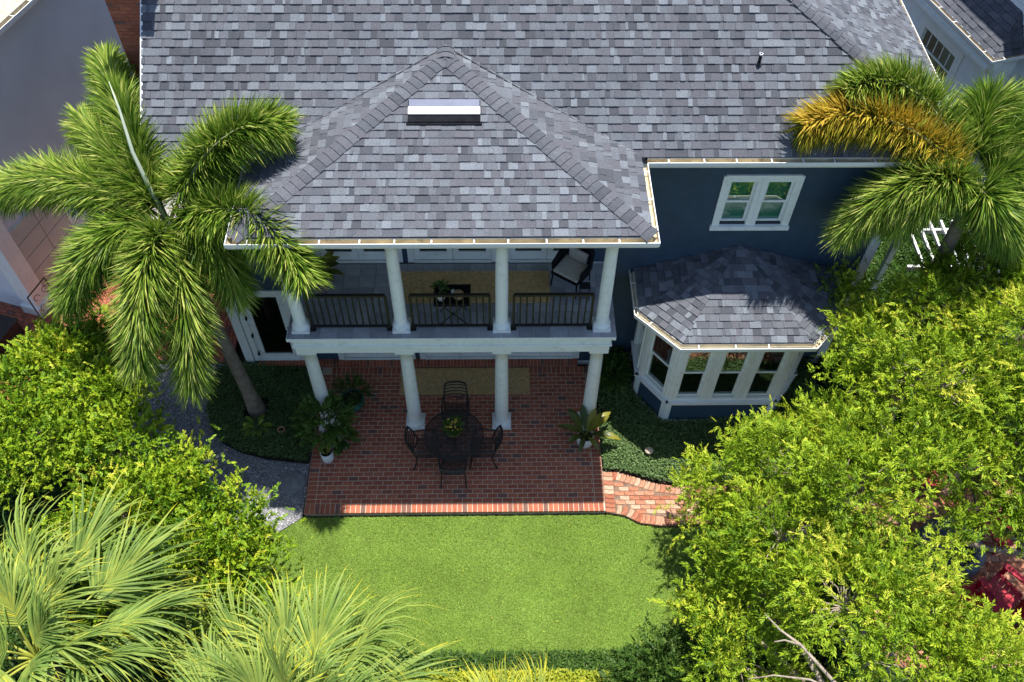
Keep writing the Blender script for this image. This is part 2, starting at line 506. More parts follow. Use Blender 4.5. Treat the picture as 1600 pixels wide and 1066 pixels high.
F = (of[None] + (np.arange(n) * 6)[:, None, None]).reshape(-1, 3)
tag(obj_np('gravel_stones', V, F, 'gravel', tint=np.repeat(np.clip(rng.normal(.5, .25, n), 0, 1), 4)),
    'loose grey and white gravel stones on the path', 'gravel', kind='stuff')

# ------------------------------------------------------------------ brick patio
mb = MB()
mb.box((PXL, PXR), (PYF, PYB), (-0.15, -0.0065))
patio = tag(mb.build('patio', 'mortar'), 'red brick patio under the white columns', kind='structure')
items = []
CL, CW, J = 0.2032, 0.1016, 0.0125
# front edging: bricks set on end
k = 0
x = PXL + CW / 2
while x < PXR - 0.03:
    items.append((x, PYF + 0.10, 0.0, math.pi / 2, 0.205, CW - J)); x += CW
y = PYF + 0.2 + CW / 2 + 0.004
row = 0
while y < PYB - 0.16:
    items.append((PXL + 0.1, y, 0.0, 0, 0.2 - J, CW - J))
    items.append((PXR - 0.1, y, 0.0, 0, 0.2 - J, CW - J))
    x = PXL + 0.2 + (0.0 if row % 2 else -CL / 2)
    while x < PXR - 0.2:
        a0, a1 = max(x, PXL + 0.2), min(x + CL, PXR - 0.2)
        if a1 - a0 > 0.03: items.append(((a0 + a1) / 2, y, 0.0, 0, a1 - a0 - J, CW - J))
        x += CL
    y += CW; row += 1
x = PXL + 0.25
while x < PXR - 0.03:                       # header course along the wall
    items.append((x, PYB - 0.09, 0.0, math.pi / 2, 0.185, CW - J)); x += CW
items.sort(key=lambda t: t[1])
cache = {}
for (x, y, z, rz, l, w) in items[:300]:
    key = (round(l, 3), round(w, 3))
    if key not in cache: cache[key] = brick_mesh('brick', l, w)
    inst('brick', cache[key], (x, y, z + random.uniform(-.0025, .0015)), rz + random.uniform(-.008, .008), patio)
tag(bricks_joined([(x, y, z + random.uniform(-.0025, .0015), rz + random.uniform(-.008, .008), l, w, random.random()) for x, y, z, rz, l, w in items[300:]]).build('brick_field', 'brick', patio), kind='stuff')
# low brick step along the back wall
step = tag(MB().box((-1.72, 5.36), (1.458, 1.60), (-0.1, 0.105)).build('brick_step', 'mortar'), kind='structure')
bm_ = brick_mesh('step_brick', 0.155, 0.066, 0.1)
x = -1.68
while x < 5.33:
    inst('step_brick', bm_, (x, 1.526, 0.118 + random.uniform(-.002, .002)), math.pi / 2, step); x += 0.0745

# ------------------------------------------------------------------ curved pale brick path on the right
def yT(x):  return float(np.interp(x, [5.74, 6.05, 6.4, 6.8, 7.3, 8.2, 9.3, 10.6], [-1.17, -1.20, -1.32, -1.47, -1.54, -1.52, -1.47, -1.35]))
def yB(x):  return float(np.interp(x, [5.74, 6.1, 6.4, 6.8, 7.3, 8.2, 9.3, 10.6], [-2.10, -2.18, -2.35, -2.41, -2.41, -2.33, -2.28, -2.5]))
xs = np.linspace(5.735, 10.6, 40)
ring = [(x, yB(x) + 0.004) for x in xs] + [(x, yT(x) - 0.004) for x in xs[::-1]]
path = sheet('brick_path', ring, -0.047, 'sand', thick=0.1)
pm = brick_mesh('path_brick', 0.192, 0.092, 0.05, 0.008, 'pale_brick_o')
def jig(): return random.uniform(-.003, .003)
for fn, sg in ((yT, -1), (yB, 1)):
    x = 5.99
    while x < 10.5:
        sl = (fn(x + .05) - fn(x - .05)) / .1
        a = math.atan(sl)
        inst('path_brick', pm, (x - sg * math.sin(a) * 0.1, fn(x) + sg * math.cos(a) * 0.1, -0.03 + jig()), a + math.pi / 2 + jig() * 5, path)
        x += 0.101 * math.cos(a)
y = yB(5.84) + 0.06
while y < yT(5.84) - 0.04:
    inst('path_brick', pm, (5.835, y, -0.03 + jig()), jig() * 5, path); y += 0.101
y = -2.3; row = 0
while y < -1.3:
    x = 6.04 + (0.1 if row % 2 else 0.0)
    while x < 10.4:
        if yB(x) + 0.245 < y < yT(x) - 0.245 and yB(x + .08) + 0.245 < y < yT(x - .08) - 0.24:
            inst('path_brick', pm, (x, y, -0.03 + jig()), jig() * 4, path)
        x += 0.202
    y += 0.101; row += 1

# brick side walk between the houses, brick floor round the fire pit
def brick_floor(name, x0, x1, y0, y1, z, rz, O, mesh, keep=None, pitch=(0.2032, 0.1016)):
    c, s_ = math.cos(rz), math.sin(rz)
    P = [(O[0] + a * c - b * s_, O[1] + a * s_ + b * c) for a, b in ((x0, y0), (x1, y0), (x1, y1), (x0, y1))]
    base = sheet(name, P, z - 0.015, 'sand', thick=0.08)
    b = y0 + 0.05; r_ = 0
    while b < y1 - 0.03:
        a = x0 + 0.1 + (0.1 if r_ % 2 else 0)
        while a < x1 - 0.09:
            px, py = O[0] + a * c - b * s_, O[1] + a * s_ + b * c
            if keep is None or keep(px, py):
                inst('brick', mesh, (px, py, z + jig() * .7), rz + jig() * 3, base)
            a += pitch[0]
        b += pitch[1]; r_ += 1
    return base
wm_ = brick_mesh('walk_brick', 0.194, 0.093, 0.05, 0.006, 'brick_o')
brick_floor('side_walk', -1.4, 1.4, 0.0, 5.0, -0.03, math.pi / 2, (-2.35, 3.05), wm_, keep=lambda x, y: y < 4.4)
big = brick_mesh('floor_brick', 0.395, 0.195, 0.05, 0.008, 'pale_brick_o')
brick_floor('fire_pit_floor', 0.0, 3.6, 0.0, 4.4, -0.06, 0.0, (10.62, -5.2), big, pitch=(0.405, 0.203))

# ------------------------------------------------------------------ the house
house = tag(empty('house', (4.45, 5.0, 0)), 'navy clapboard two-storey house with grey shingle roof and white columned balcony', 'house')
YW, XL, XR = 1.62, -1.97, 10.87
ZG = 6.19                       # gutter lip
MAIN_T = 0.7265                 # main pitch
UX, NY = (1, 0, 0), (0, -1, 0)  # along the rear wall, out of it

def wall(root, O, u, n, Wd, z0, z1, openings, mat, e=0.14, name='wall', back='interior'):
    """backing with holes, then one clapboard object per course and gap"""
    us = sorted({0.0, Wd} | {v for o in openings for v in o[:2]})
    zs = sorted({z0, z1} | {v for o in openings for v in o[2:]})
    mb = MB()
    for a, b in zip(us, us[1:]):
        for c, d in zip(zs, zs[1:]):
            m_, k_ = (a + b) / 2, (c + d) / 2
            if any(o[0] < m_ < o[1] and o[2] < k_ < o[3] for o in openings): continue
            mb.obox(O, u, n, (a, b), (-0.12, -0.002), (c, d))
    w = mb.build(name, back, root)
    z = z0
    Oa = np.array(O, float); ua = np.array(u, float); na = np.array(n, float)
    while z < z1 - 0.02:
        zt = min(z + e, z1)
        segs = [(0.0, Wd)]
        for o in openings:
            if o[2] < zt - 0.01 and o[3] > z + 0.01:
                ns = []
                for a, b in segs:
                    if o[1] <= a or o[0] >= b: ns.append((a, b)); continue
                    if o[0] > a: ns.append((a, o[0]))
                    if o[1] < b: ns.append((o[1], b))
                segs = ns
        for a, b in segs:
            if b - a < 0.02: continue
            q = MB()
            P = []
            for t in (a, b):
                for d_, zz in ((0.0, z), (0.034, z), (0.006, zt), (0.0, zt)):
                    P.append(Oa + ua * t + na * d_ + np.array([0, 0, zz]))
            q.add(P, [(0, 1, 2, 3), (7, 6, 5, 4), (0, 4, 5, 1), (1, 5, 6, 2), (2, 6, 7, 3)])
            q.build('clapboard', mat, w)
        z += e
    return w

def trim(root, name, O, u, n, ur, nr, zr, mat='white'):
    return MB().obox(O, u, n, ur, nr, zr).build(name, mat, root)

def pane_obj(par, O, u, n, ur, d, zr, mat):
    Oa = np.array(O, float); ua = np.array(u, float); na = np.array(n, float)
    P = [Oa + ua * a + na * d + np.array([0, 0, z]) for a, z in ((ur[0], zr[0]), (ur[1], zr[0]), (ur[1], zr[1]), (ur[0], zr[1]))]
    return MB().add(P, [(0, 1, 2, 3)]).build('pane', mat, par)

def double_hung(root, O, u, n, a, b, z0, z1, casing=0.11, blind=0.0, sill=True, mat='white'):
    """a double-hung window in the opening (a..b, z0..z1) of a wall"""
    c = casing
    mb = MB()
    mb.obox(O, u, n, (a - c, a + .02), (-.05, .045), (z0 - .02, z1 + c))
    mb.obox(O, u, n, (b - .02, b + c), (-.05, .045), (z0 - .02, z1 + c))
    mb.obox(O, u, n, (a + .02, b - .02), (-.05, .043), (z1 - .02, z1 + c - .002))
    w = mb.build('window', mat, root)
    zm = (z0 + z1) / 2
    up_ = MB(); lo = MB()
    t = 0.045
    for q, (za, zb), d in ((up_, (zm - .02, z1 - .018), (-.04, -.005)), (lo, (z0 + .01, zm + .022), (-.075, -.042))):
        q.obox(O, u, n, (a + .02, a + .02 + t), d, (za, zb))
        q.obox(O, u, n, (b - .02 - t, b - .02), d, (za, zb))
        q.obox(O, u, n, (a + .02 + t, b - .02 - t), d, (za, za + t))
        q.obox(O, u, n, (a + .02 + t, b - .02 - t), d, (zb - t, zb))
    su = up_.build('sash', mat, w); sl = lo.build('sash', mat, w)
    pane_obj(w, O, u, n, (a + .02 + t, b - .02 - t), -.02, (zm - .02 + t, z1 - .018 - t), 'glass')
    pane_obj(w, O, u, n, (a + .02 + t, b - .02 - t), -.06, (z0 + .01 + t, zm + .022 - t), 'glass')
    if sill:
        trim(w, 'sill', O, u, n, (a - c - .02, b + c + .02), (-.05, .075), (z0 - .07, z0 - .022), mat)
    if blind > 0:
        q = MB()
        z = z1 - .05
        while z > z1 - blind:
            q.obox(O, u, n, (a + .03, b - .03), (-.115, -.085), (z - .036, z - .004)); z -= .04
        q.build('blind', 'blind', w)
    return w

def glass_door(root, O, u, n, a, b, z0, z1, stile=0.11, rail=0.22, mat='white', gl='dark_glass', handle=0):
    mb = MB()
    mb.obox(O, u, n, (a, a + stile), (-.06, -.01), (z0, z1))
    mb.obox(O, u, n, (b - stile, b), (-.06, -.01), (z0, z1))
    mb.obox(O, u, n, (a + stile, b - stile), (-.06, -.012), (z0, z0 + rail))
    mb.obox(O, u, n, (a + stile, b - stile), (-.06, -.012), (z1 - stile, z1))
    dd = mb.build('door', mat, root)
    pane_obj(dd, O, u, n, (a + stile, b - stile), -.035, (z0 + rail, z1 - stile), gl)
    if handle:
        h = MB()
        hx = b - stile / 2 if handle > 0 else a + stile / 2
        h.obox(O, u, n, (hx - .02, hx + .02), (-.012, .006), (z0 + .92, z0 + 1.12))
        h.obox(O, u, n, (hx - .11 * (1 if handle > 0 else -1), hx) if handle > 0 else (hx, hx + .11), (.01, .03), (z0 + 1.0, z0 + 1.025))
        h.build('handle', 'black', dd)
    return dd

# rear wall with its openings (x measured from the left corner)
OW = (XL, YW, 0)
fx = [(0.16, 1.66), (1.96, 3.50), (3.80, 5.30)]
ops = [(-1.70 - XL, -0.78 - XL, 0.12, 2.40), (7.69 - XL, 8.22 - XL, 4.37, 5.46), (8.36 - XL, 8.89 - XL, 4.37, 5.46), (6.75 - XL, 9.70 - XL, 0.05, 2.9)]
for a, b in fx:
    ops += [(a - XL, b - XL, 0.13, 2.35), (a - XL, b - XL, 3.37, 5.55)]
w_rear = wall(house, OW, UX, NY, XR - XL, 0.02, 6.0, ops, 'navy')
trim(house, 'water_table', OW, UX, NY, (0.0, 1.7 - .02), (-.02, .04), (-.13, .018))
trim(house, 'water_table', OW, UX, NY, (5.37 - XL, 6.6 - XL), (-.02, .04), (-.13, .018))
trim(house, 'water_table', OW, UX, NY, (9.9 - XL, XR - XL), (-.02, .04), (-.13, .018))
trim(house, 'corner_board', OW, UX, NY, (-.035, .15), (-.035, .052), (.018, 5.98))
trim(house, 'corner_board', OW, UX, NY, (XR - XL - .15, XR - XL + .035), (-.035, .052), (.018, 5.98))
trim(house, 'frieze_board', OW, UX, NY, (.15, -0.45 - XL), (0, .05), (5.80, 6.0))
trim(house, 'frieze_board', OW, UX, NY, (6.0 - XL, XR - XL - .15), (0, .05), (5.80, 6.0))
# side and far walls
YB_ = 9.2
wall(house, (XL, YB_, 0), (0, -1, 0), (-1, 0, 0), YB_ - YW - .04, 0.02, 6.0, [], 'navy')
wall(house, (XR, YW + .04, 0), (0, 1, 0), (1, 0, 0), YB_ - YW - .04, 0.02, 6.0, [], 'navy')
MB().box((XL, XR), (YB_ - .1, YB_), (0, 6.0)).build('far_wall', 'navy', house)
MB().box((XL + .12, XR - .12), (YW + .13, YB_ - .12), (-.1, 0.03)).build('floor_below', 'dark_wood', house)
MB().box((XL + .12, XR - .12), (YW + .13, YB_ - .12), (3.1, 3.33)).build('floor_above', 'dark_wood', house)
MB().box((XL + .12, XR - .12), (YW + .13, YB_ - .12), (5.85, 5.95)).build('attic_floor', 'interior', house)
# gable above the left wall
gz = lambda y: ZG - .17 + (min(y, 10.4 - y) - 1.24) * MAIN_T
MB().add([(XL, YW, 6.0), (XL, YB_, 6.0), (XL, YB_, gz(YB_)), (XL, 5.2, gz(5.2) - .06), (XL, YW, gz(YW))], [(0, 1, 2, 3, 4)]).build('gable_wall', 'navy', house)

# French doors: three pairs on each floor
for a, b in fx:
    for z0, z1 in ((0.13, 2.35), (3.37, 5.55)):
        mb = MB()
        mb.obox((0, YW, 0), UX, NY, (a - .10, a + .02), (-.07, .04), (z0 - .02, z1 + .1))
        mb.obox((0, YW, 0), UX, NY, (b - .02, b + .10), (-.07, .04), (z0 - .02, z1 + .1))
        mb.obox((0, YW, 0), UX, NY, (a + .02, b - .02), (-.07, .038), (z1 - .02, z1 + .098))
        mb.obox((0, YW, 0), UX, NY, (a + .02, b - .02), (-.07, .05), (z0 - .03, z0))
        fr = mb.build('door_frame', 'white', house)
        m_ = (a + b) / 2
        glass_door(house, (0, YW, 0), UX, NY, a + .022, m_ - .004, z0 + .004, z1 - .022)
        glass_door(house, (0, YW, 0), UX, NY, m_ + .004, b - .022, z0 + .004, z1 - .022, handle=-1)
# side door on the left with wide jamb
mb = MB()
mb.obox((0, YW, 0), UX, NY, (-1.80, -1.68), (-.07, .045), (.10, 2.50))
mb.obox((0, YW, 0), UX, NY, (-.80, -.68), (-.07, .045), (.10, 2.50))
mb.obox((0, YW, 0), UX, NY, (-1.68, -.80), (-.07, .043), (2.38, 2.498))
mb.obox((0, YW, 0), UX, NY, (-.68, -.42), (.0, .047), (.10, 2.50))
mb.obox((0, YW, 0), UX, NY, (-1.68, -.80), (-.07, .05), (.10, .122))
mb.build('door_frame', 'white', house)
sd_ = glass_door(house, (0, YW, 0), UX, NY, -1.678, -.802, .125, 2.378, .13, .16, handle=1)
for z in (.35, 1.0, 1.6, 2.2):
    trim(sd_, 'hinge', (0, YW, 0), UX, NY, (-1.69, -1.66), (-.008, .052), (z - .05, z + .05), 'black')

# paired upper window with green blinds
for a in (7.69, 8.36):
    double_hung(house, (0, YW, 0), UX, NY, a, a + .53, 4.37, 5.46, casing=.068, blind=1.04, sill=False)
mb = MB()
mb.obox((0, YW, 0), UX, NY, (7.575, 7.62), (0, .052), (4.28, 5.575))
mb.obox((0, YW, 0), UX, NY, (8.96, 9.005), (0, .052), (4.28, 5.575))
mb.obox((0, YW, 0), UX, NY, (7.62, 8.96), (0, .055), (5.53, 5.60))
mb.obox((0, YW, 0), UX, NY, (7.55, 9.03), (0, .085), (4.25, 4.345))
mb.build('window_surround', 'white', house)

# ---------------------------------------------------------------- roofs
def clip2(poly, edges):
    for (nx, ny, c) in edges:                       # keep nx*u+ny*v <= c
        out = []
        for i, p in enumerate(poly):
            q = poly[(i + 1) % len(poly)]
            dp = nx * p[0] + ny * p[1] - c; dq = nx * q[0] + ny * q[1] - c
            if dp <= 0: out.append(p)
            if dp * dq < 0:
                t = dp / (dp - dq); out.append((p[0] + (q[0] - p[0]) * t, p[1] + (q[1] - p[1]) * t))
        poly = out
        if len(poly) < 3: return []
    return poly

def shingle_tint():
    r_ = random.random()
    if r_ < .24: return random.uniform(.78, 1.0)
    if r_ < .36: return random.uniform(.05, .22)
    return random.gauss(.52, .13)

def roof_face(poly, e=0.143, maxv=99):
    """convex 3D polygon, first edge is the eave; returns shingle pieces and the frame"""
    P = [np.array(p, float) for p in poly]
    u = (P[1] - P[0]); u /= np.linalg.norm(u)
    nrm = np.cross(P[1] - P[0], P[2] - P[0]); nrm /= np.linalg.norm(nrm)
    if nrm[2] < 0: nrm = -nrm
    v = np.cross(nrm, u)
    if v[2] < 0: v = -v
    Q = [((p - P[0]) @ u, (p - P[0]) @ v) for p in P]
    cx = sum(q[0] for q in Q) / len(Q); cy = sum(q[1] for q in Q) / len(Q)
    edges = []
    for i in range(len(Q)):
        a, b = Q[i], Q[(i + 1) % len(Q)]
        nx, ny = b[1] - a[1], a[0] - b[0]
        l = math.hypot(nx, ny)
        if l < 1e-6: continue
        nx /= l; ny /= l
        c = nx * a[0] + ny * a[1]
        if nx * cx + ny * cy > c: nx, ny, c = -nx, -ny, -c
        edges.append((nx, ny, c))
    u0 = min(q[0] for q in Q); u1 = max(q[0] for q in Q); v1 = min(max(q[1] for q in Q), maxv)
    pieces = []
    k = 0
    while k * e < v1:
        x = u0 - random.uniform(0, .25)
        thick = random.random() < .5
        while x < u1:
            w = random.choice((.05, .08, .1, .12, .14, .16, .19, .24)) * random.uniform(.9, 1.1)
            thick = not thick if random.random() < .8 else thick
            t = .024 if thick else .013
            wob = random.uniform(-.003, .003)
            c = clip2([(x, k * e + wob), (x + w - .002, k * e + wob), (x + w - .002, (k + 1) * e + .012), (x, (k + 1) * e + .012)], edges)
            if len(c) >= 3 and max(p[0] for p in c) - min(p[0] for p in c) > .008:
                m_ = len(c)
                top = [P[0] + u * a + v * b + nrm * (.003 + t * max(0, 1 - (b - k * e) / (e + .012))) for a, b in c]
                bot = [P[0] + u * a + v * b - nrm * .001 for a, b in c]
                fs = [tuple(range(m_))] + [((i + 1) % m_, i, m_ + i, m_ + (i + 1) % m_) for i in range(m_)]
                tv = shingle_tint() - (.08 if not thick else 0)
                pieces.append((top + bot, fs, min(1, max(0, tv))))
            x += w
        k += 1
    return pieces

def pieces_mesh(pieces):
    mb = MB()
    for vs, fs, t in pieces:
        mb.tv = t; mb.add(vs, fs)
    return mb

EY = 1.24 + .115                                  # shingles start just inside the gutter
def mz(y): return ZG + (y - 1.24) * MAIN_T - .06
RL, RR = -2.32, 11.70
ST = 0.535                                       # pitch of the right-hand hip
yr = 5.2; xr = RR - (mz(yr) - ZG) / ST
main_poly = [(RL, EY, mz(EY)), (RR - .115 * MAIN_T / ST, EY, mz(EY)), (xr, yr, mz(yr)), (RL, yr, mz(yr))]
side_poly = [(RR - .11, 1.24 + .11 * ST / MAIN_T, ZG + .11 * ST), (RR - .11, 10.4 - 1.24 - .11, ZG + .11 * ST), (xr, yr, mz(yr))]
far_poly = [(RR, 9.16, ZG), (RL, 9.16, ZG), (RL, yr, mz(yr)), (xr, yr, mz(yr))]
HC, HL, HR, HF = 2.745, -0.628, 6.118, -0.578   # hip over the balcony
HT = 0.363
hy, hz = 2.56, ZG + (2.56 - HF) * HT
HS = (hz - ZG) / (HR - HC)
yv = 1.24 + (hz - ZG) / MAIN_T + .10
G_ = .11                                         # shingles stop this far inside the gutter lip
hf_poly = [(HL + G_, HF + G_, ZG + G_ * HT), (HR - G_, HF + G_, ZG + G_ * HT), (HC, hy, hz)]
hr_poly = [(HR - G_, HF + G_, ZG + G_ * HS), (HR - G_, 1.24 + .18, ZG + G_ * HS), (HC, yv, hz), (HC, hy, hz)]
hl_poly = [(HL + G_, 1.24 + .18, ZG + G_ * HS), (HL + G_, HF + G_, ZG + G_ * HS), (HC, hy, hz), (HC, yv, hz)]

def deck(polys, name, drop=.02):
    mb = MB()
    for p in polys:
        mb.add([(a, b, c - drop * .25) for a, b, c in p], [tuple(range(len(p)))])
    return mb.build(name, 'deck', house)

main_roof = deck([main_poly, side_poly, far_poly], 'main_roof')
tag(pieces_mesh(roof_face(main_poly) + roof_face(side_poly)).build('shingle_field', 'shingle', main_roof), kind='stuff')
hip_roof = deck([hf_poly, hr_poly, hl_poly], 'hip_roof')
front = roof_face(hf_poly)
for vs, fs, t in front[:300]:
    pieces_mesh([(vs, fs, t)]).build('shingle', 'shingle', hip_roof)
tag(pieces_mesh(front[300:] + roof_face(hr_poly) + roof_face(hl_poly)).build('shingle_field', 'shingle', hip_roof), kind='stuff')

def ridge_caps(par, A, B, nl, nr_, half=.15, e=.142, first=0):
    """overlapping cap shingles from A up to B; nl, nr_ are downhill directions to each side"""
    A = np.array(A, float); B = np.array(B, float)
    L = np.linalg.norm(B - A); t = (B - A) / L
    nl = np.array(nl, float) / np.linalg.norm(nl); nr_ = np.array(nr_, float) / np.linalg.norm(nr_)
    up_ = -(nl + nr_); up_ = np.array([0, 0, 1.0]) - t * t[2]; up_ /= np.linalg.norm(up_)
    k = 0
    while k * e < L - .03:
        a = A + t * (k * e); b = A + t * min(L, k * e + e + .015)
        h0, h1 = .036, .020
        mb = MB(); mb.tv = min(1, max(0, random.gauss(.34, .11)))
        hw = half * random.uniform(.95, 1.04)
        P = []
        for q, h in ((a, h0), (b, h1)):
            P += [q + nl * hw + up_ * h, q + nl * hw * .35 + up_ * (h + .008), q + nr_ * hw * .35 + up_ * (h + .008), q + nr_ * hw + up_ * h]
        P += [p - up_ * .024 for p in P[:4]]
        mb.add(P, [(0, 1, 5, 4), (1, 2, 6, 5), (2, 3, 7, 6), (1, 0, 8, 9), (2, 1, 9, 10), (3, 2, 10, 11), (0, 4, 8), (3, 11, 7)])
        mb.build('ridge_cap', 'shingle', par)
        k += 1
def downhill(t, nrm):
    t = np.array(t, float); t /= np.linalg.norm(t)
    d_ = np.cross(t, np.array(nrm, float)); d_ /= np.linalg.norm(d_)
    return d_ if d_[2] < 0 else -d_
nF, nR, nL = (0, -HT, 1), (HS, 0, 1), (-HS, 0, 1)
nM, nS = (0, -MAIN_T, 1), (ST, 0, 1)
tR = np.array([HC - HR, hy - HF, hz - ZG]); tL = np.array([HC - HL, hy - HF, hz - ZG])
ridge_caps(hip_roof, (HR - G_, HF + G_, ZG + .04), (HC, hy, hz), downhill(tR, nF), downhill(tR, nR))
ridge_caps(hip_roof, (HL + G_, HF + G_, ZG + .04), (HC, hy, hz), downhill(tL, nF), downhill(tL, nL))
ridge_caps(hip_roof, (HC, hy - .04, hz + .012), (HC, yv - .06, hz + .012), (-1, 0, -HS), (1, 0, -HS))
tM = np.array([xr - RR, yr - 1.24, mz(yr) - ZG])
ridge_caps(main_roof, (RR - .12, 1.36, ZG + .06), (xr, yr, mz(yr)), downhill(tM, nM), downhill(tM, nS))
ridge_caps(main_roof, (RL, yr, mz(yr)), (xr, yr, mz(yr)), (0, -1, -MAIN_T), (0, 1, -MAIN_T))
# dark metal valley lines where hip and main roof meet
for sgn, hx in ((1, HR), (-1, HL)):
    mb = MB()
    A = Vector((hx - sgn * .05, 1.32, mz(1.32) + .018)); B = Vector((HC, yv - .10, hz + .03))
    mb.tube([A, B], .008, 4); mb.build('valley_flashing', 'deck', hip_roof)
# rake board on the left
MB().add([(RL - .02, 1.26, mz(1.26) + .012), (RL - .02, yr, mz(yr) + .012), (RL - .02, yr, mz(yr) - .2), (RL - .02, 1.26, mz(1.26) - .2),
          (RL + .02, 1.26, mz(1.26) + .012), (RL + .02, yr, mz(yr) + .012), (RL + .02, yr, mz(yr) - .2), (RL + .02, 1.26, mz(1.26) - .2)],
         [(0, 1, 2, 3), (7, 6, 5, 4), (0, 4, 5, 1), (3, 2, 6, 7), (0, 3, 7, 4)]).build('rake_board', 'white', main_roof)

def gutter(par, pts, closed=False, lining=True, step=0.62):
    """pts: outer lip line, the roof lies to the left of the walking direction"""
    P = [np.array(p, float) for p in pts]
    nP = len(P)
    mit = []
    for i in range(nP):
        ds = []
        if i > 0: ds.append(P[i] - P[i - 1])
        if i < nP - 1: ds.append(P[i + 1] - P[i])
        ns = [np.array([-d_[1], d_[0], 0]) / np.linalg.norm(d_[:2]) for d_ in ds]
        m_ = sum(ns); m_ /= np.linalg.norm(m_)
        mit.append(m_ / max(.3, m_ @ ns[0]))
    prof = [(0, 0), (0, -.075), (.022, -.125), (.115, -.125), (.122, .01), (.110, .01), (.104, -.098), (.03, -.098), (.014, -.07), (.014, 0)]
    n_ = len(prof)
    vs = [P[i] + mit[i] * a + np.array([0, 0, z]) for i in range(nP) for a, z in prof]
    fs = [(i * n_ + k, i * n_ + (k + 1) % n_, (i + 1) * n_ + (k + 1) % n_, (i + 1) * n_ + k) for i in range(nP - 1) for k in range(n_)]
    fs += [tuple(range(n_)), tuple((nP - 1) * n_ + k for k in range(n_))[::-1]]
    g = MB().add(vs, fs).build('gutter', 'white_clean', par)
    pr2 = [(.108, .004), (.102, -.094), (.03, -.094), (.017, -.068)]
    vs = [P[i] + mit[i] * a + np.array([0, 0, z]) for i in range(nP) for a, z in pr2]
    fs = [(i * 4 + k, i * 4 + k + 1, (i + 1) * 4 + k + 1, (i + 1) * 4 + k) for i in range(nP - 1) for k in range(3)]
    MB().add(vs, fs).build('gutter_lining', 'trough', g)
    for i in range(nP - 1):
        d_ = P[i + 1] - P[i]; L = np.linalg.norm(d_); d_ = d_ / L
        nn = np.array([-d_[1], d_[0], 0])
        t = .35
        while t < L - .15:
            q = P[i] + d_ * t
            MB().obox(q, d_, nn, (-.011, .011), (-.002, .124), (-.004, .006)).build('hanger', 'white_clean', g)
            t += step * random.uniform(.85, 1.1)
    return g
gutter(house, [(HR, 1.24, ZG), (RR, 1.24, ZG), (RR, 9.16, ZG)])
gutter(house, [(RL, 1.24, ZG), (HL, 1.24, ZG)])
gutter(house, [(HL, 1.235, ZG), (HL, HF, ZG), (HR, HF, ZG), (HR, 1.235, ZG)])
# soffits and balcony ceiling
MB().box((RL + .03, HL + .1), (1.37, YW - .05), (6.0, 6.05)).build('soffit', 'white', house)
MB().box((HR - .1, RR - .13), (1.37, YW - .05), (6.0, 6.05)).build('soffit', 'white', house)
MB().box((XR + .04, RR - .13), (YW, 9.1), (6.0, 6.045)).build('soffit', 'white', house)
MB().box((HL + .13, HR - .13), (HF + .13, YW - .06), (6.056, 6.09)).build('balcony_ceiling', 'white', house)
MB().box((-.22, 5.71), (-.15, .15), (5.78, 6.054)).build('roof_beam', 'white', house)
MB().box((-.22, .08), (.15, 1.55), (5.78, 6.052)).build('roof_beam', 'white', house)
MB().box((5.41, 5.71), (.15, 1.55), (5.78, 6.052)).build('roof_beam', 'white', house)

# ridge skylight box and vent pipe
def on_hip(y): return ZG + (y - HF) * HT
sk = MB()
y0, y1 = 1.40, 1.86
hN = Vector((0, -HT, 1)).normalized()
def hp(x, y, h): return Vector((x, y, on_hip(y))) + hN * h
def slab(mb, x0, x1, ya, yb, h0, h1):
    P = [hp(x, y, h) for x in (x0, x1) for y in (ya, yb) for h in (h0, h1)]
    mb.add(P, [(0, 1, 3, 2), (4, 6, 7, 5), (0, 4, 5, 1), (2, 3, 7, 6), (0, 2, 6, 4), (1, 5, 7, 3)])
slab(sk, 2.155, 3.325, 1.40, 1.77, 0.0, .05)
skl = sk.build('skylight', 'black', house)
q = MB(); slab(q, 2.16, 3.32, 1.52, 1.645, .05, .075); q.build('skylight_cap', 'white_clean', skl)
q = MB(); slab(q, 2.17, 3.31, 1.65, 1.78, .045, .062); q.build('skylight_flashing', 'cap_metal', skl)
q = MB(); slab(q, 2.13, 3.35, 1.36, 1.40, .0, .035); q.build('skylight_apron', 'black', skl)
vp = MB().lathe([(.027, 0), (.027, .24), (.020, .24), (.020, .12)], (8.0, 2.62, mz(2.62) - .03), 12, False).build('vent_pipe', 'black', house, True)
MB().lathe([(.029, .22), (.032, .25), (.022, .252), (.021, .22)], (8.0, 2.62, mz(2.62) - .03), 12, False).build('pipe_rim', 'white_clean', vp)
MB().lathe([(.06, 0.0), (.04, .03), (.029, .05)], (8.0, 2.62, mz(2.62) + .0), 12, False).build('pipe_boot', 'deck', vp)

# chimney on the left gable
CX0, CX1, CY0, CY1, CZ = -2.93, -2.02, 3.50, 4.25, 9.45
chim = MB().box((CX0 + .012, CX1 - .012), (CY0 + .012, CY1 - .012), (0, CZ)).build('chimney', 'mortar', house)
cb = {}
def vbrick(x0, x1, y0, y1, z0, z1, key):
    if key not in cb:
        cb[key] = MB().box((-(x1 - x0) / 2, (x1 - x0) / 2), (-(y1 - y0) / 2, (y1 - y0) / 2), (0, z1 - z0)).mesh('brick', 'brick_o')
    inst('brick', cb[key], ((x0 + x1) / 2, (y0 + y1) / 2 + jig() * .6, z0), 0, chim)
rest = []
z = 0.0; row = 0
while z < CZ - .05:
    x = CX0 - (.1 if row % 2 else 0)
    while x < CX1:
        a0, a1 = max(x, CX0), min(x + .2032, CX1)
        if a1 - a0 > .04:
            if 4.6 < z < 8.4: vbrick(a0, a1 - .01, CY0, CY0 + .09, z, z + .057, round(a1 - a0, 3))
            else: rest.append((a0, a1 - .01, z))
        x += .2032
    z += .0677; row += 1
mb = MB()
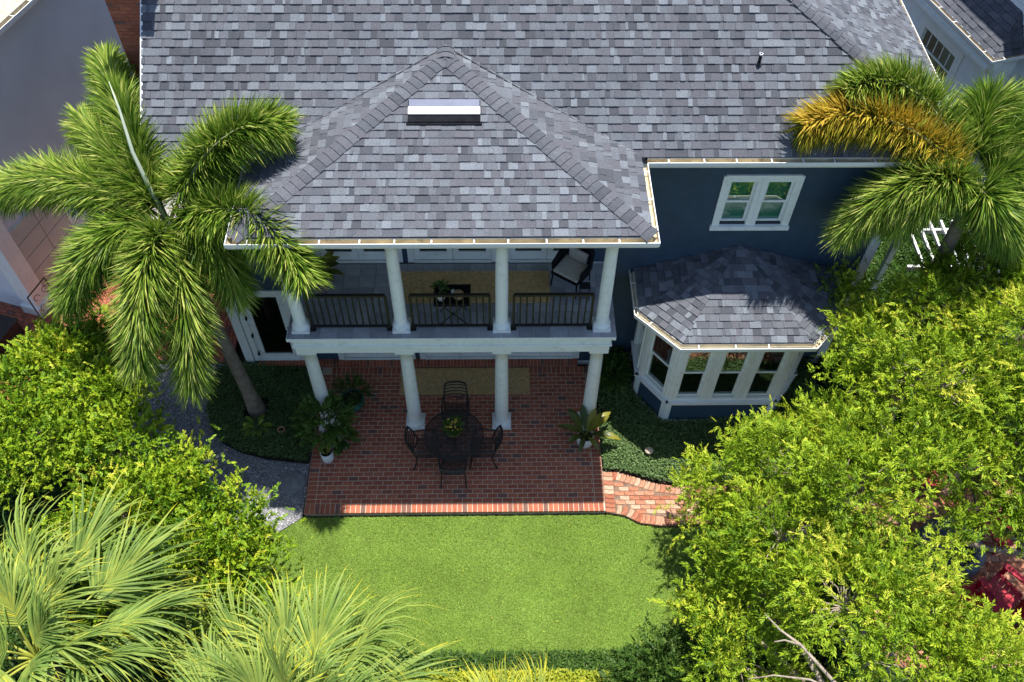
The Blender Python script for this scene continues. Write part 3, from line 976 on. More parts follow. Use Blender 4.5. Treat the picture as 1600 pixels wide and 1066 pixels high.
for a0, a1, z in rest:
    mb.tv = random.random(); mb.box((a0, a1), (CY0, CY0 + .09), (z, z + .057))
z = 0
while z < CZ - .05:
    y = CY0 + .1
    while y < CY1 - .05:
        mb.tv = random.random()
        mb.box((CX1 - .09, CX1), (y, min(y + .193, CY1)), (z, z + .057)); mb.tv = random.random(); mb.box((CX0, CX0 + .09), (y, min(y + .193, CY1)), (z, z + .057)); y += .2032
    z += .0677
tag(mb.build('brick_field', 'brick', chim), kind='stuff')
MB().box((CX0 - .05, CX1 + .05), (CY0 - .05, CY1 + .05), (CZ, CZ + .1)).build('chimney_cap', 'stone', chim)

# ---------------------------------------------------------------- balcony
ZF = 3.352
mb = MB()
mb.box((-.26, 5.75), (-.268, -.02), (3.262, 3.342))
mb.box((-.22, 5.71), (-.225, -.02), (3.215, 3.262))
mb.box((-.19, 5.68), (-.195, -.02), (3.05, 3.215))
mb.box((-.215, 5.705), (-.22, -.02), (3.005, 3.05))
mb.box((-.18, 5.67), (-.185, .18), (2.80, 3.005))
for x0, x1 in ((-.19, .0), (5.49, 5.68)):
    mb.box((x0, x1), (-.02, YW - .03), (2.81, 3.212)); mb.box((x0 - .06, x1 + .06), (-.02, YW - .03), (3.262, 3.341))
balc = mb.build('balcony', 'white', house)
MB().box((-.19, 5.68), (-.02, YW - .03), (3.02, 3.335)).build('floor_slab', 'grout', balc)
MB().box((.0, 5.49), (.18, YW - .05), (2.96, 3.018)).build('porch_ceiling', 'white', balc)
tm = MB()
tm.add(*(lambda a, b, h: ([(-a, -b, -h), (a, -b, -h), (a, b, -h), (-a, b, -h), (-a, -b, 0), (a, -b, 0), (a, b, 0), (-a, b, 0)], [(4, 5, 6, 7), (0, 1, 5, 4), (1, 2, 6, 5), (2, 3, 7, 6), (3, 0, 4, 7)]))(.1465, .1465, .014))
tmesh = tm.mesh('floor_tile', 'tile')
for i in range(20):
    for j in range(6):
        x = -.26 + .16 + i * .3005; y = -.268 + .155 + j * .3005
        if x > 5.7: continue
        inst('floor_tile', tmesh, (x, y, ZF + jig() * .3), 0, balc)

COLX = [0.0, 1.83, 3.66, 5.49]
def column(x, z0, z1, rb, rt, pw, ph):
    """plinth, torus base, tapered shaft with entasis, neck ring, echinus and abacus"""
    prof = []
    hb = z0 + ph
    prof += [(rb * 1.34, hb), (rb * 1.40, hb + .02), (rb * 1.40, hb + .045), (rb * 1.30, hb + .07), (rb * 1.12, hb + .08), (rb * 1.10, hb + .095), (rb, hb + .11)]
    H = z1 - .16 - (hb + .11)
    for k in range(1, 9):
        t = k / 8
        prof.append((rb + (rt - rb) * (t ** 1.8), hb + .11 + H * t))
    zt = z1 - .16
    prof += [(rt * 1.12, zt + .005), (rt * 1.12, zt + .025), (rt * 1.02, zt + .03), (rt * 1.04, zt + .065), (rt * 1.32, zt + .10)]
    c = MB().lathe(prof, (x, 0, 0), 28, False).build('column', 'white', house, True)
    MB().box((x - pw / 2, x + pw / 2), (-pw / 2, pw / 2), (z0, z0 + ph)).build('plinth', 'white_clean', c, bevel=.006)
    aw = rt * 1.54
    MB().box((x - aw, x + aw), (-aw, aw), (zt + .085, z1 - .002)).build('abacus', 'white', c, bevel=.005)
for x in COLX:
    column(x, 0.002, 2.80, .142, .118, .40, .07)
    column(x, ZF + .002, 5.78, .117, .100, .325, .065)

# railings between the columns
for i in range(3):
    a, b = COLX[i] + .215, COLX[i + 1] - .215
    mb = MB()
    mb.box((a, b), (-.075, -.02), (4.29, 4.335))
    mb.box((a, b), (-.066, -.030), (3.43, 3.468))
    for x in (a, b):
        mb.box((x - .022, x + .022), (-.07, -.026), (ZF, 4.29))
        mb.box((x - .05, x + .05), (-.098, .002), (ZF, ZF + .022))
    rl = mb.build('railing', 'bronze', house)
    nb = 11
    for k in range(1, nb + 1):
        x = a + (b - a) * k / (nb + 1)
        MB().box((x - .013, x + .013), (-.060, -.034), (3.468, 4.29)).build('baluster', 'bronze', rl)

# ---------------------------------------------------------------- bay window
BZ = 3.10
bw = [(6.58, YW - .02), (6.58, .72), (7.11, .03), (9.34, .03), (9.87, .72), (9.87, YW - .02)]
bg_ = [(6.185, YW - .03), (6.18, .455), (6.95, -.37), (9.50, -.37), (10.27, .455), (10.265, YW - .03)]
bay = house
MB().prism(bw, 2.86, 3.0).build('bay_head', 'white', bay)
MB().prism(bw, -.02, .06).build('bay_floor', 'interior', bay)
for i in range(5):
    A = np.array([*bw[i], 0.0]); B = np.array([*bw[i + 1], 0.0])
    L = np.linalg.norm(B - A); u = (B - A) / L; n_ = np.array([u[1], -u[0], 0])
    mid = (i == 2)
    nwin = 3 if mid else 1
    m0 = .13
    gap = .20
    wd = (L - 2 * m0 - (nwin - 1) * gap) / nwin
    op = [(m0 + k * (wd + gap), m0 + k * (wd + gap) + wd, .86, 2.62) for k in range(nwin)]
    wl = wall(bay, A, u, n_, L, .02, .70, [], 'navy', name='wall', back='interior')
    mb = MB()
    mb.obox(A, u, n_, (0, L), (-.1, .012), (2.66, 2.86))
    mb.obox(A, u, n_, (0, L), (-.1, .012), (.70, .84))
    edges = [0] + [v for o in op for v in o[:2]] + [L]
    for k in range(0, len(edges), 2):
        mb.obox(A, u, n_, (edges[k], edges[k + 1]), (-.1, .010), (.84, 2.66))
    mb.build('bay_casing', 'white', bay)
    mb = MB()
    mb.obox(A, u, n_, (-.045, L + .045), (.012, .05), (-.14, .05)); mb.build('water_table', 'white', bay)
    mb = MB(); mb.obox(A, u, n_, (-.05, L + .05), (.012, .085), (.70, .765)); mb.build('sill', 'white_clean', bay)
    for ca in ((-.016, .10), (L - .10, L + .016)): MB().obox(A, u, n_, ca, (.0, .046), (.05, .70)).build('corner_board', 'white', bay)
    for o in op:
        double_hung(bay, A, u, n_, o[0], o[1], .86, 2.64, casing=.05, blind=0.0, sill=False)
apex = (8.22, YW - .025, 3.78)
pitch_pts = [(x, y, BZ + .015) for x, y in bg_]
faces = []
inn = []
cxm, cym = 8.22, 1.6
for (x, y) in bg_:
    inn.append((x + (cxm - x) * .05, y + (cym - y) * .06 if y < 1.5 else y, BZ + .03))
for i in range(5):
    faces.append([inn[i], inn[i + 1], apex])
bay_roof = MB()
for p in faces: bay_roof.add([(a, b, c - .006) for a, b, c in p], [(0, 1, 2)])
br = bay_roof.build('bay_roof', 'deck', bay)
for p in faces[1:4]:
    pcs = roof_face(p)
    tag(pieces_mesh(pcs).build('shingle_field', 'shingle', br), kind='stuff')
for p in (faces[0], faces[4]):
    tag(pieces_mesh(roof_face(p)).build('shingle_field', 'shingle', br), kind='stuff')
MB().prism([(x + (cxm - x) * .035, y + (cym - y) * .05 if y < 1.5 else y) for x, y in bg_], 3.002, 3.05).build('soffit', 'white', bay)
gutter(bay, [(x, y, BZ) for x, y in bg_], step=.7)
MB().tube([(6.30, 1.50, 3.0), (6.42, 1.53, 2.75), (6.42, 1.555, .1)], .035, 8).build('downspout', 'navy', bay)

# ------------------------------------------------------------------ foliage tools
def unit(a):
    return a / (np.linalg.norm(a, axis=-1, keepdims=True) + 1e-9)

def leaf_arrays(P, D, N, L, Wd, fold=0.25):
    """kite leaves from base P along D with face normal near N"""
    D = unit(D); S = unit(np.cross(N, D)); Nn = np.cross(D, S)
    L = L[:, None]; Wd = Wd[:, None]
    m = P + D * L * .45 - Nn * L * .04
    V = np.stack([P, m + S * Wd * .5 + Nn * Wd * fold, P + D * L - Nn * L * .12, m - S * Wd * .5 + Nn * Wd * fold], 1).reshape(-1, 3)
    k = len(P)
    i = np.arange(k)[:, None] * 4
    F = np.concatenate([i + np.array([[0, 2, 1]]), i + np.array([[0, 3, 2]])], 1).reshape(-1, 3)
    return V, F

def sprays(C, A, n_leaf, slen, L, Wd, angle=0.9, tint=0.5, spread=0.2, flat=0.35):
    """twigs at C along A, each with paired leaflets; returns V, F, tint"""
    A = unit(A); k = len(C)
    ref = unit(np.array([[0, 0, 1.0]]) + rng.normal(0, flat, (k, 3)))
    S = unit(np.cross(A, ref)); Nn = np.cross(S, A)
    Ps, Ds, Ns, Ls, Ws, Ts = [], [], [], [], [], []
    for j in range(n_leaf):
        f = (j + 1) / n_leaf
        sg = 1 if j % 2 else -1
        an = angle * (1 - .75 * f) * rng.uniform(.8, 1.2, (k, 1))
        if j == n_leaf - 1: an = an * 0
        Ps.append(C + A * (slen * f)[:, None])
        Ds.append(A * np.cos(an) + S * np.sin(an) * sg + rng.normal(0, .14, (k, 3)))
        Ns.append(Nn + rng.normal(0, .25, (k, 3)))
        Ls.append(L * rng.uniform(.55, 1.35, k)); Ws.append(Wd * rng.uniform(.8, 1.2, k))
        Ts.append(np.clip(tint + .22 * f - .08 + rng.normal(0, .13, k), 0, 1))
    V, F = leaf_arrays(np.concatenate(Ps), np.concatenate(Ds), np.concatenate(Ns), np.concatenate(Ls), np.concatenate(Ws))
    return V, F, np.repeat(np.concatenate(Ts), 2)

def bent(a, b, sag, n=4, wob=.05):
    a = np.array(a, float); b = np.array(b, float)
    L = np.linalg.norm(b - a)
    out = []
    off = rng.normal(0, wob * L, (n + 1, 3)); off[0] = off[-1] = 0
    for i in range(n + 1):
        t = i / n
        p = a + (b - a) * t + off[i] * .6
        p[2] += sag * L * math.sin(math.pi * t)
        out.append(tuple(p))
    return out

def tree(name, label, cat, base, fork, lobes, leafmat, barkmat, leaf, per_area=3.9, nspray=34, group=None, r0=.13, tbias=.45, clump=.21, low=-.25):
    """trunk, limbs to each lobe, branches to clumps of leafy twigs spread through the lobes"""
    root = tag(empty(name, base), label, cat, group)
    tr = MB(); tr.tube(bent(base, fork, 0, 5, .04), [r0 * 1.3, r0, r0 * .92, r0 * .86, r0 * .8, r0 * .75], 9)
    tr.build('trunk', barkmat, root, True)
    limbs = MB()
    Cs, As, Ts = [], [], []
    for (cx, cy, cz, rx, ry, rz) in lobes:
        rx, ry, rz = rx * .84, ry * .84, rz * .84
        c = np.array([cx, cy, cz - rz * .35])
        limbs.tube(bent(fork, c, .06, 5, .06), [r0 * .62, r0 * .5, r0 * .42, r0 * .34, r0 * .28, r0 * .22], 6)
        area = (rx * ry + rx * rz + ry * rz) * 1.33 * math.pi
        for k in range(int(area * per_area)):
            d_ = rng.normal(0, 1, 3); d_ /= np.linalg.norm(d_)
            if d_[2] < low: d_[2] = -d_[2] * .6
            f = rng.uniform(.62, 1.0) ** .6 * (1 + rng.normal(0, .07))
            q = np.array([cx + d_[0] * rx * f, cy + d_[1] * ry * f, cz + d_[2] * rz * f])
            if rng.random() < .55:
                limbs.tube(bent(c, q, .05, 3, .07), [r0 * .16, r0 * .11, r0 * .075, r0 * .04], 4, False)
            m_ = int(nspray * rng.uniform(.6, 1.3))
            cs = clump * rng.uniform(.55, 1.15)
            C = q + rng.normal(0, 1, (m_, 3)) * np.array([cs, cs, cs * .5])
            A = d_ * .5 + rng.normal(0, .55, (m_, 3)) + np.array([0, 0, .22])
            Cs.append(C); As.append(A)
            Ts.append(np.full(m_, tbias + rng.normal(0, .2)))
    limbs.build('branches', barkmat, root, True)
    C = np.concatenate(Cs); A = np.concatenate(As); T = np.concatenate(Ts)
    C[:, 2] = np.maximum(C[:, 2], .12)
    n_leaf, slen, L, Wd = leaf
    V, F, t = sprays(C, A, n_leaf, slen * rng.uniform(.7, 1.3, len(C)), L, Wd, tint=T, flat=.75)
    obj_np('crown', V, F, leafmat, root, t)
    return root

def ground_cover(name, label, poly, dens, mat, z=-.05, h=.10, L=.05, Wd=.026, cat='ground cover', avoid=(), mound=.5, tb=.45):
    xs = [p[0] for p in poly]; ys = [p[1] for p in poly]
    n = int((max(xs) - min(xs)) * (max(ys) - min(ys)) * dens)
    X, Y = scatter(poly, n, avoid)
    n = len(X)
    hill = .5 + .25 * np.sin(X * 3.1 + 1.3 * np.sin(Y * 2.3)) + .25 * np.sin(Y * 4.3 + X * 1.7)
    Z = z + h * (mound + (1 - mound) * hill) * rng.uniform(.55, 1.1, n)
    a = rng.uniform(0, 2 * np.pi, n); up_ = rng.uniform(-.15, .8, n)
    D = np.stack([np.cos(a) * np.cos(up_), np.sin(a) * np.cos(up_), np.sin(up_)], 1)
    N = np.stack([rng.normal(0, .4, n), rng.normal(0, .4, n), np.ones(n)], 1)
    V, F = leaf_arrays(np.stack([X, Y, Z], 1), D, N, L * rng.uniform(.6, 1.3, n), Wd * rng.uniform(.7, 1.2, n))
    t = np.clip(tb + rng.normal(0, .2, n) + .15 * (hill - .5), 0, 1)
    return tag(obj_np(name, V, F, mat, tint=np.repeat(t, 2)), label, cat, kind='stuff')

# ground cover in the beds and the strip behind the lawn
BAYF = [(6.54, 1.6), (6.54, .70), (7.09, -.02), (9.36, -.02), (9.92, .70), (9.92, 1.6)]
ground_cover('jasmine_cover', 'dark green jasmine ground cover in the left bed round the palm', LEFT_BED, 3600, 'cover', h=.20, avoid=([(-1.85, .1), (-1.35, .1), (-1.35, .6), (-1.85, .6)],))
ground_cover('jasmine_cover', 'green jasmine ground cover in the bed round the bay window', RIGHT_BED, 3400, 'cover', h=.22, L=.055, avoid=(BAYF,), tb=.52)
ground_cover('low_border', 'low dark green border planting along the bottom edge of the lawn', [(-3.0, -4.86), (9.4, -4.86), (9.4, -5.5), (-3.0, -5.5)], 2600, 'leaf_d', z=-.16, h=.26, L=.075, Wd=.03, tb=.55, mound=.2)
ground_cover('hedge_leaves', 'clipped yellow-green hedge running along the bottom of the garden', [(-1.0, -5.36), (9.5, -5.36), (9.5, -6.4), (-1.0, -6.4)], 5200, 'leaf_y', z=-.05, h=.62, L=.06, Wd=.032, cat='hedge', mound=.75, tb=.55)
ground_cover('undergrowth', 'green undergrowth covering the soil beneath the left trees', [(-8.0, -6.5), (-2.7, -6.5), (-2.55, -4.9), (-2.6, -4.2), (-3.3, -3.2), (-4.5, -2.0), (-4.5, .4), (-6.3, .4), (-8.0, -1.0)], 1900, 'leaf_d', z=-.15, h=.35, L=.10, Wd=.05, tb=.4)
ground_cover('undergrowth', 'green undergrowth covering the soil beneath the right trees', [(9.5, -6.5), (14.5, -6.5), (14.5, -5.3), (10.5, -5.3), (10.5, -2.6), (9.5, -2.4)], 1900, 'leaf_d', z=-.15, h=.35, L=.10, Wd=.05, tb=.4)
ground_cover('undergrowth', 'green undergrowth along the right side of the house beside the pergola', [(10.7, -.6), (15.0, -.6), (15.6, 6.5), (11.0, 6.5)], 1800, 'leaf_d', z=-.15, h=.35, L=.10, Wd=.05, tb=.4)

# ------------------------------------------------------------------ foxtail palms
def bez(a, b, c, t):
    return a * (1 - t) ** 2 + b * 2 * t * (1 - t) + c * t ** 2

def foxtail_frond(root, base, ctrl, tip, n=1700, Lm=.70, mat='fox', tb=.42):
    n = int(n * 1.9)
    a, b, c = (np.array(p, float) for p in (base, ctrl, tip))
    ts = np.linspace(0, 1, 14)
    pts = [bez(a, b, c, t) for t in ts]
    fr = MB().tube([tuple(p) for p in pts], [.030 * (1 - .85 * t) + .003 for t in ts], 6).build('frond', 'rachis', root, True)
    t = rng.uniform(.11, 1.0, n)
    tt = t[:, None]
    P = a * (1 - tt) ** 2 + b * 2 * tt * (1 - tt) + c * tt ** 2
    T = unit(2 * (1 - tt) * (b - a) + 2 * tt * (c - b))
    ref = np.array([[0.0, 0.0, 1.0]])
    S = unit(np.cross(T, ref)); Up = np.cross(S, T)
    ph = rng.uniform(0, 2 * np.pi, n)[:, None]
    Rd = S * np.cos(ph) + Up * np.sin(ph)
    be = (1.25 - .28 * tt) * rng.uniform(.8, 1.15, (n, 1))
    D = unit(T * np.cos(be) + Rd * np.sin(be) + np.array([[0, 0, -.05]]))
    L = Lm * (.66 + .34 * np.sin(np.pi * np.clip(t * .8 + .15, 0, 1))) * rng.uniform(.75, 1.1, n)
    w = rng.uniform(.021, .034, n)
    Sd = unit(np.cross(D, Rd) + rng.normal(0, .35, (n, 3)))
    mid = P + D * (L * .5)[:, None] + np.array([[0, 0, -.02]])
    end = P + D * L[:, None] + np.array([[0, 0, -1.0]]) * (L * rng.uniform(.05, .28, n))[:, None]
    V = np.stack([P, mid - Sd * w[:, None] * .5, mid + Sd * w[:, None] * .5, end], 1).reshape(-1, 3)
    i = np.arange(n)[:, None] * 4
    F = np.concatenate([i + np.array([[0, 1, 2]]), i + np.array([[1, 3, 2]])], 1).reshape(-1, 3)
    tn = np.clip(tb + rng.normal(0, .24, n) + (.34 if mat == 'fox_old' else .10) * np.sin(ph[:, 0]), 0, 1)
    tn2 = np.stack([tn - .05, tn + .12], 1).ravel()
    obj_np('leaflets', V, F, mat, fr, np.clip(tn2, 0, 1))
    return fr

def palm_trunk(root, pts, rr, ring=.085, mat='palm_bark'):
    pts = [Vector(p) for p in pts]
    L = sum((pts[i + 1] - pts[i]).length for i in range(len(pts) - 1))
    n = int(L / ring)
    path, rad_ = [], []
    for i in range(n * 2 + 1):
        f = i / (2 * n) * (len(pts) - 1)
        k = min(int(f), len(pts) - 2); t = f - k
        path.append(pts[k].lerp(pts[k + 1], t))
        kr = min(int(i / (2 * n) * (len(rr) - 1)), len(rr) - 2); tr_ = i / (2 * n) * (len(rr) - 1) - kr
        rad_.append((rr[kr] + (rr[kr + 1] - rr[kr]) * tr_) * (1.0 if i % 2 else 1.045))
    return MB().tube(path, rad_, 14).build('trunk', mat, root, True)

lp = tag(empty('foxtail_palm', (-1.595, .36, 0)), 'foxtail palm with bushy green plumes beside the left side door', 'palm tree', 'foxtail palms')
palm_trunk(lp, [(-1.595, .36, -.1), (-1.66, .38, 1.2), (-1.77, .46, 2.6), (-1.86, .55, 4.2)], [.20, .135, .125, .115, .11, .10])
MB().tube([(-1.86, .55, 4.15), (-1.88, .57, 4.6), (-1.92, .60, 5.2), (-1.94, .62, 5.6)], [.105, .125, .085, .05], 12).build('crownshaft', 'shaft', lp, True)
MB().tube([(-1.84, .50, 3.92), (-1.62, .40, 4.02), (-1.44, .34, 3.98), (-1.32, .33, 3.86)], [.05, .075, .07, .03], 8).build('flower_sheath', 'dry', lp, True)
CB = (-1.93, .62, 5.45)
for ct, tp, k, tb in (((-2.4, 1.47, 6.9), (-3.45, 3.74, 6.4), 2100, .42), ((-.83, 1.16, 7.4), (.16, 1.26, 7.0), 1700, .46), ((-.18, .3, 6.75), (.55, -.85, 5.75), 1900, .44),
                      ((-3.33, 1.16, 6.5), (-5.19, 1.63, 5.2), 2000, .46), ((-2.89, .35, 6.0), (-3.88, -.04, 4.2), 1800, .36), ((-2.0, -.45, 6.1), (-2.49, -1.27, 4.0), 1900, .5),
                      ((-1.52, -.36, 5.4), (-1.82, -1.13, 3.2), 1500, .5), ((-2.41, .89, 6.6), (-3.68, 2.56, 6.0), 1700, .48), ((-.95, .25, 6.0), (-.95, -.05, 4.4), 1200, .36)):
    foxtail_frond(lp, CB, ct, tp, k, tb=tb)
MB().tube([(-1.93, .60, 5.4), (-2.06, .72, 6.1), (-2.22, .97, 6.7), (-2.34, 1.35, 7.25), (-2.5, 1.7, 7.5)], [.045, .038, .030, .020, .006], 8).build('lit_stem', 'stem_lit', lp, True)  # pale tube over the upper frond: its sunlit stem, put in as colour
rp = tag(empty('foxtail_palm', (12.75, 1.95, 0)), 'foxtail palm with one orange frond at the right corner of the roof', 'palm tree', 'foxtail palms')
palm_trunk(rp, [(12.75, 1.95, -.1), (12.45, 1.65, 1.6), (12.1, 1.3, 3.4), (11.82, 1.05, 4.9)], [.22, .16, .14, .13, .12, .115])
MB().tube([(11.84, 1.07, 4.85), (11.78, 1.02, 5.4), (11.72, .98, 5.9)], [.115, .12, .06], 12).build('crownshaft', 'shaft', rp, True)
CR = (11.72, .98, 5.85)
for ct, tp, k, m_, tb in (((10.68, 2.75, 7.4), (9.35, 1.88, 7.15), 1900, 'fox', .52), ((10.15, 2.0, 7.15), (8.67, 1.48, 6.8), 2000, 'fox_old', .40), ((10.45, 1.04, 6.6), (9.72, .86, 4.9), 1700, 'fox', .52),
                          ((11.66, 2.83, 7.5), (12.6, 1.67, 6.0), 1900, 'fox', .42), ((12.35, 1.15, 6.6), (13.91, 1.39, 5.2), 1700, 'fox', .36), ((11.52, .32, 6.4), (12.85, .87, 4.6), 1500, 'fox', .36),
                          ((12.46, 2.29, 7.0), (13.74, 2.55, 6.4), 1700, 'fox', .42), ((10.85, .96, 6.5), (10.52, .78, 5.2), 1500, 'fox', .44)):
    foxtail_frond(rp, CR, ct, tp, k, mat=m_, tb=tb)

# ------------------------------------------------------------------ fan palms in the lower left
def fan_leaf(root, base, hub, aim, R=1.15, nseg=64, tb=.5, droop=.35):
    R = R * 1.18
    tb = tb + .06
    """petiole from base to hub, then a costapalmate fan whose middle points along aim"""
    b = np.array(base, float); h = np.array(hub, float); aim = np.array(aim, float); aim /= np.linalg.norm(aim)
    mid = (b + h) / 2 + np.array([0, 0, .12 * np.linalg.norm(h - b)])
    ts = np.linspace(0, 1, 7)
    lf = MB().tube([tuple(bez(b, mid, h, t)) for t in ts], [.026 - .012 * t for t in ts], 6).build('fan_leaf', 'fan_stem', root, True)
    side = np.cross(aim, np.array([0, 0, 1.0])); side /= np.linalg.norm(side)
    nrm = np.cross(side, aim)
    if nrm[2] < 0: nrm = -nrm
    ro = random.uniform(-.75, .75)
    side, nrm = side * math.cos(ro) + nrm * math.sin(ro), nrm * math.cos(ro) - side * math.sin(ro)
    V, F, T = [], [], []
    half = rad(random.uniform(52, 84))
    sweep = random.gauss(0, .18)
    for k in range(nseg):
        f = k / (nseg - 1) * 2 - 1
        a = f * half + random.gauss(0, .03)
        d0 = aim * math.cos(a) + side * math.sin(a)
        o = h + aim * .5 * R * (1 - abs(f) ** 1.2) * .6
        L = R * (1.0 - .30 * abs(f)) * random.uniform(.82, 1.12)
        wmax = .0100 * R * random.uniform(.8, 1.2)
        s_ = np.cross(d0, nrm); s_ /= np.linalg.norm(s_)
        dr = droop * random.uniform(.4, 2.1)
        kink = random.gauss(0, .09) + sweep
        tv = min(1, max(0, tb - .08 + random.gauss(0, .13)))
        b0 = len(V)
        st = (0, .2, .42, .64, .84, 1.0)
        for j, t in enumerate(st):
            p = o + d0 * L * (t - .16 * dr * t ** 3) + s_ * L * kink * t * t
            p = p + nrm * L * (.20 * math.sin(math.pi * t * .55) * (1 - .5 * abs(f))) - nrm * L * .28 * abs(f) * t * t - np.array([0, 0, 1.0]) * L * dr * t ** 3 * .9
            w = wmax * (.45 + 2.0 * t * (1 - t) + .3 * (1 - t)) * (0.1 if j == 5 else (.6 if j == 4 else 1))
            fo = (.9 if k % 2 else -.5)
            V += [p - s_ * w, p - nrm * w * fo, p + s_ * w]
        for j in range(5):
            q = b0 + j * 3
            F += [(q, q + 1, q + 4, q + 3), (q + 1, q + 2, q + 5, q + 4)]
            T += [min(1, tv + (.38 if j == 4 else .12 if j == 3 else .14 if j == 0 else .0))] * 2
    obj_np('blades', np.array(V), np.array(F), 'fan', lf, np.array(T))
    return lf

def fan_palm(label, base, heart, specs):
    root = tag(empty('fan_palm', base), label, 'palm tree', 'fan palms')
    bx, by, bz = base; hx, hy_, hz_ = heart
    palm_trunk(root, [(bx, by, -.16), ((bx + hx) / 2, (by + hy_) / 2, hz_ * .5), (hx, hy_, hz_ - .1)], [.17, .15, .15, .12], .06, 'bark')
    for az, el, pet, R, tb, dr in specs:
        a = rad(az); e_ = rad(el)
        dirv = np.array([math.cos(a) * math.cos(e_), math.sin(a) * math.cos(e_), math.sin(e_)])
        hub = np.array(heart) + dirv * pet
        e2 = e_ - rad(22)
        aim = np.array([math.cos(a) * math.cos(e2), math.sin(a) * math.cos(e2), math.sin(e2)])
        fan_leaf(root, heart, hub, aim, R, tb=tb, droop=dr)
    return root
fan_palm('tall fan palm with silvery green leaves in the bottom left corner', (-3.6, -6.0, 0), (-3.35, -5.75, 2.7),
         [(100, 38, 1.0, 1.3, .5, .45), (70, 30, 1.15, 1.35, .48, .5), (42, 28, 1.25, 1.35, .46, .5), (15, 25, 1.2, 1.25, .45, .5), (130, 35, 1.1, 1.3, .5, .45), (160, 30, 1.1, 1.25, .5, .5), (190, 25, 1.1, 1.2, .45, .5),
          (55, 62, .8, 1.2, .55, .35), (110, 65, .7, 1.2, .6, .3), (-10, 35, 1.0, 1.2, .45, .5), (-50, 30, 1.0, 1.2, .45, .5), (240, 30, 1.0, 1.2, .45, .5), (290, 30, 1.0, 1.2, .45, .5), (85, 5, 1.1, 1.2, .4, .6), (30, 3, 1.2, 1.2, .4, .6), (20, 74, .6, 1.15, .5, .35), (200, 70, .6, 1.1, .5, .35), (310, 62, .7, 1.1, .5, .4), (255, 55, .7, 1.1, .5, .4), (350, 55, .8, 1.15, .5, .4)])
fan_palm('fan palm with upright yellow-tipped leaves overlapping the lawn', (.35, -6.9, 0), (.4, -6.75, 1.9),
         [(95, 42, 1.05, 1.25, .55, .35), (120, 38, 1.15, 1.25, .52, .4), (70, 40, 1.1, 1.25, .55, .35), (48, 32, 1.25, 1.3, .5, .45), (25, 26, 1.2, 1.25, .48, .5), (145, 32, 1.2, 1.25, .5, .45), (170, 25, 1.1, 1.2, .48, .5),
          (85, 70, .8, 1.15, .65, .25), (130, 65, .8, 1.15, .6, .3), (5, 20, 1.0, 1.1, .45, .5), (110, 12, 1.1, 1.1, .45, .5), (60, 10, 1.2, 1.1, .45, .5), (200, 25, 1.0, 1.2, .45, .5), (300, 25, 1.0, 1.2, .45, .5), (40, 66, .8, 1.15, .55, .3), (15, 50, .9, 1.15, .5, .4), (165, 52, .9, 1.15, .5, .4)])
fan_palm('young fan palm whose bright leaf tips rise at the bottom middle', (3.75, -6.75, 0), (3.75, -6.7, .75),
         [(90, 60, .5, .85, .75, .2), (60, 50, .55, .85, .75, .25), (125, 50, .55, .85, .75, .25), (30, 40, .5, .8, .65, .3), (155, 40, .5, .8, .65, .3), (75, 75, .4, .8, .8, .2), (-30, 35, .5, .8, .6, .3), (210, 35, .5, .8, .6, .3)])

# ------------------------------------------------------------------ broadleaf trees
LEAF_R = (10, .19, .076, .024)
tree('feathery_tree', 'light green feathery tree in front of the right corner of the house', 'tree', (11.6, -.6, 0), (11.4, -.6, 1.6),
     [(10.55, -.4, 3.2, 1.15, 1.0, .75), (11.6, .1, 3.6, 1.2, 1.0, .8), (12.7, .6, 3.7, 1.3, 1.1, .9), (11.2, -1.5, 3.6, 1.3, 1.0, .8), (12.8, -.9, 3.9, 1.3, 1.2, .9), (10.0, -1.1, 2.9, .75, .7, .55), (13.8, .2, 3.6, 1.1, 1.2, .9), (10.3, 1.0, 3.0, .5, .45, .55), (13.4, 1.5, 3.9, 1.0, .9, .8), (12.35, .95, 3.2, .6, .55, .5), (14.2, 2.2, 3.6, .9, .8, .8)],
     'leaf_r', 'pale_bark', LEAF_R, group='feathery trees', tbias=.50)
tree('feathery_tree', 'light green feathery tree reaching over the brick path', 'tree', (9.6, -3.3, 0), (9.3, -3.2, 1.4),
     [(8.5, -2.6, 2.7, 1.0, .8, .65), (7.75, -2.55, 1.75, .85, .7, .6), (9.7, -2.2, 2.9, .95, .7, .65), (9.3, -3.3, 3.3, 1.2, .9, .8), (8.2, -3.9, 2.9, 1.1, .9, .7), (10.4, -2.8, 3.4, 1.0, .9, .8), (8.2, -2.0, 2.0, .5, .45, .45), (7.35, -2.7, 1.5, .6, .6, .45), (7.6, -3.7, 1.6, .7, .6, .5), (9.55, -1.55, 2.4, .7, .55, .5), (8.75, -1.6, 1.9, .5, .4, .4)],
     'leaf_r', 'pale_bark', LEAF_R, group='feathery trees', tbias=.46)
ft = tree('feathery_tree', 'light green feathery tree with a bare forked branch at the bottom right', 'tree', (9.6, -7.3, 0), (9.2, -6.9, 1.5),
     [(7.95, -4.5, 1.95, 1.1, 1.0, .75), (8.9, -5.2, 3.2, 1.2, 1.0, .8), (9.8, -5.3, 3.2, 1.0, .9, .75), (7.5, -5.6, 1.75, 1.0, .9, .7), (10.4, -6.4, 3.3, 1.1, 1.0, .8), (9.6, -6.4, 3.4, 1.0, .9, .7), (7.22, -4.65, 1.6, .6, .6, .5), (9.3, -4.5, 3.0, .8, .6, .6)],
     'leaf_r', 'pale_bark', LEAF_R, group='feathery trees', tbias=.50)
mb = MB()
mb.tube([(8.9, -7.0, 2.2), (8.40, -6.55, 3.4), (7.89, -5.97, 3.6), (7.62, -5.75, 3.62), (7.46, -5.5, 3.58)], [.042, .030, .022, .016, .008], 7)
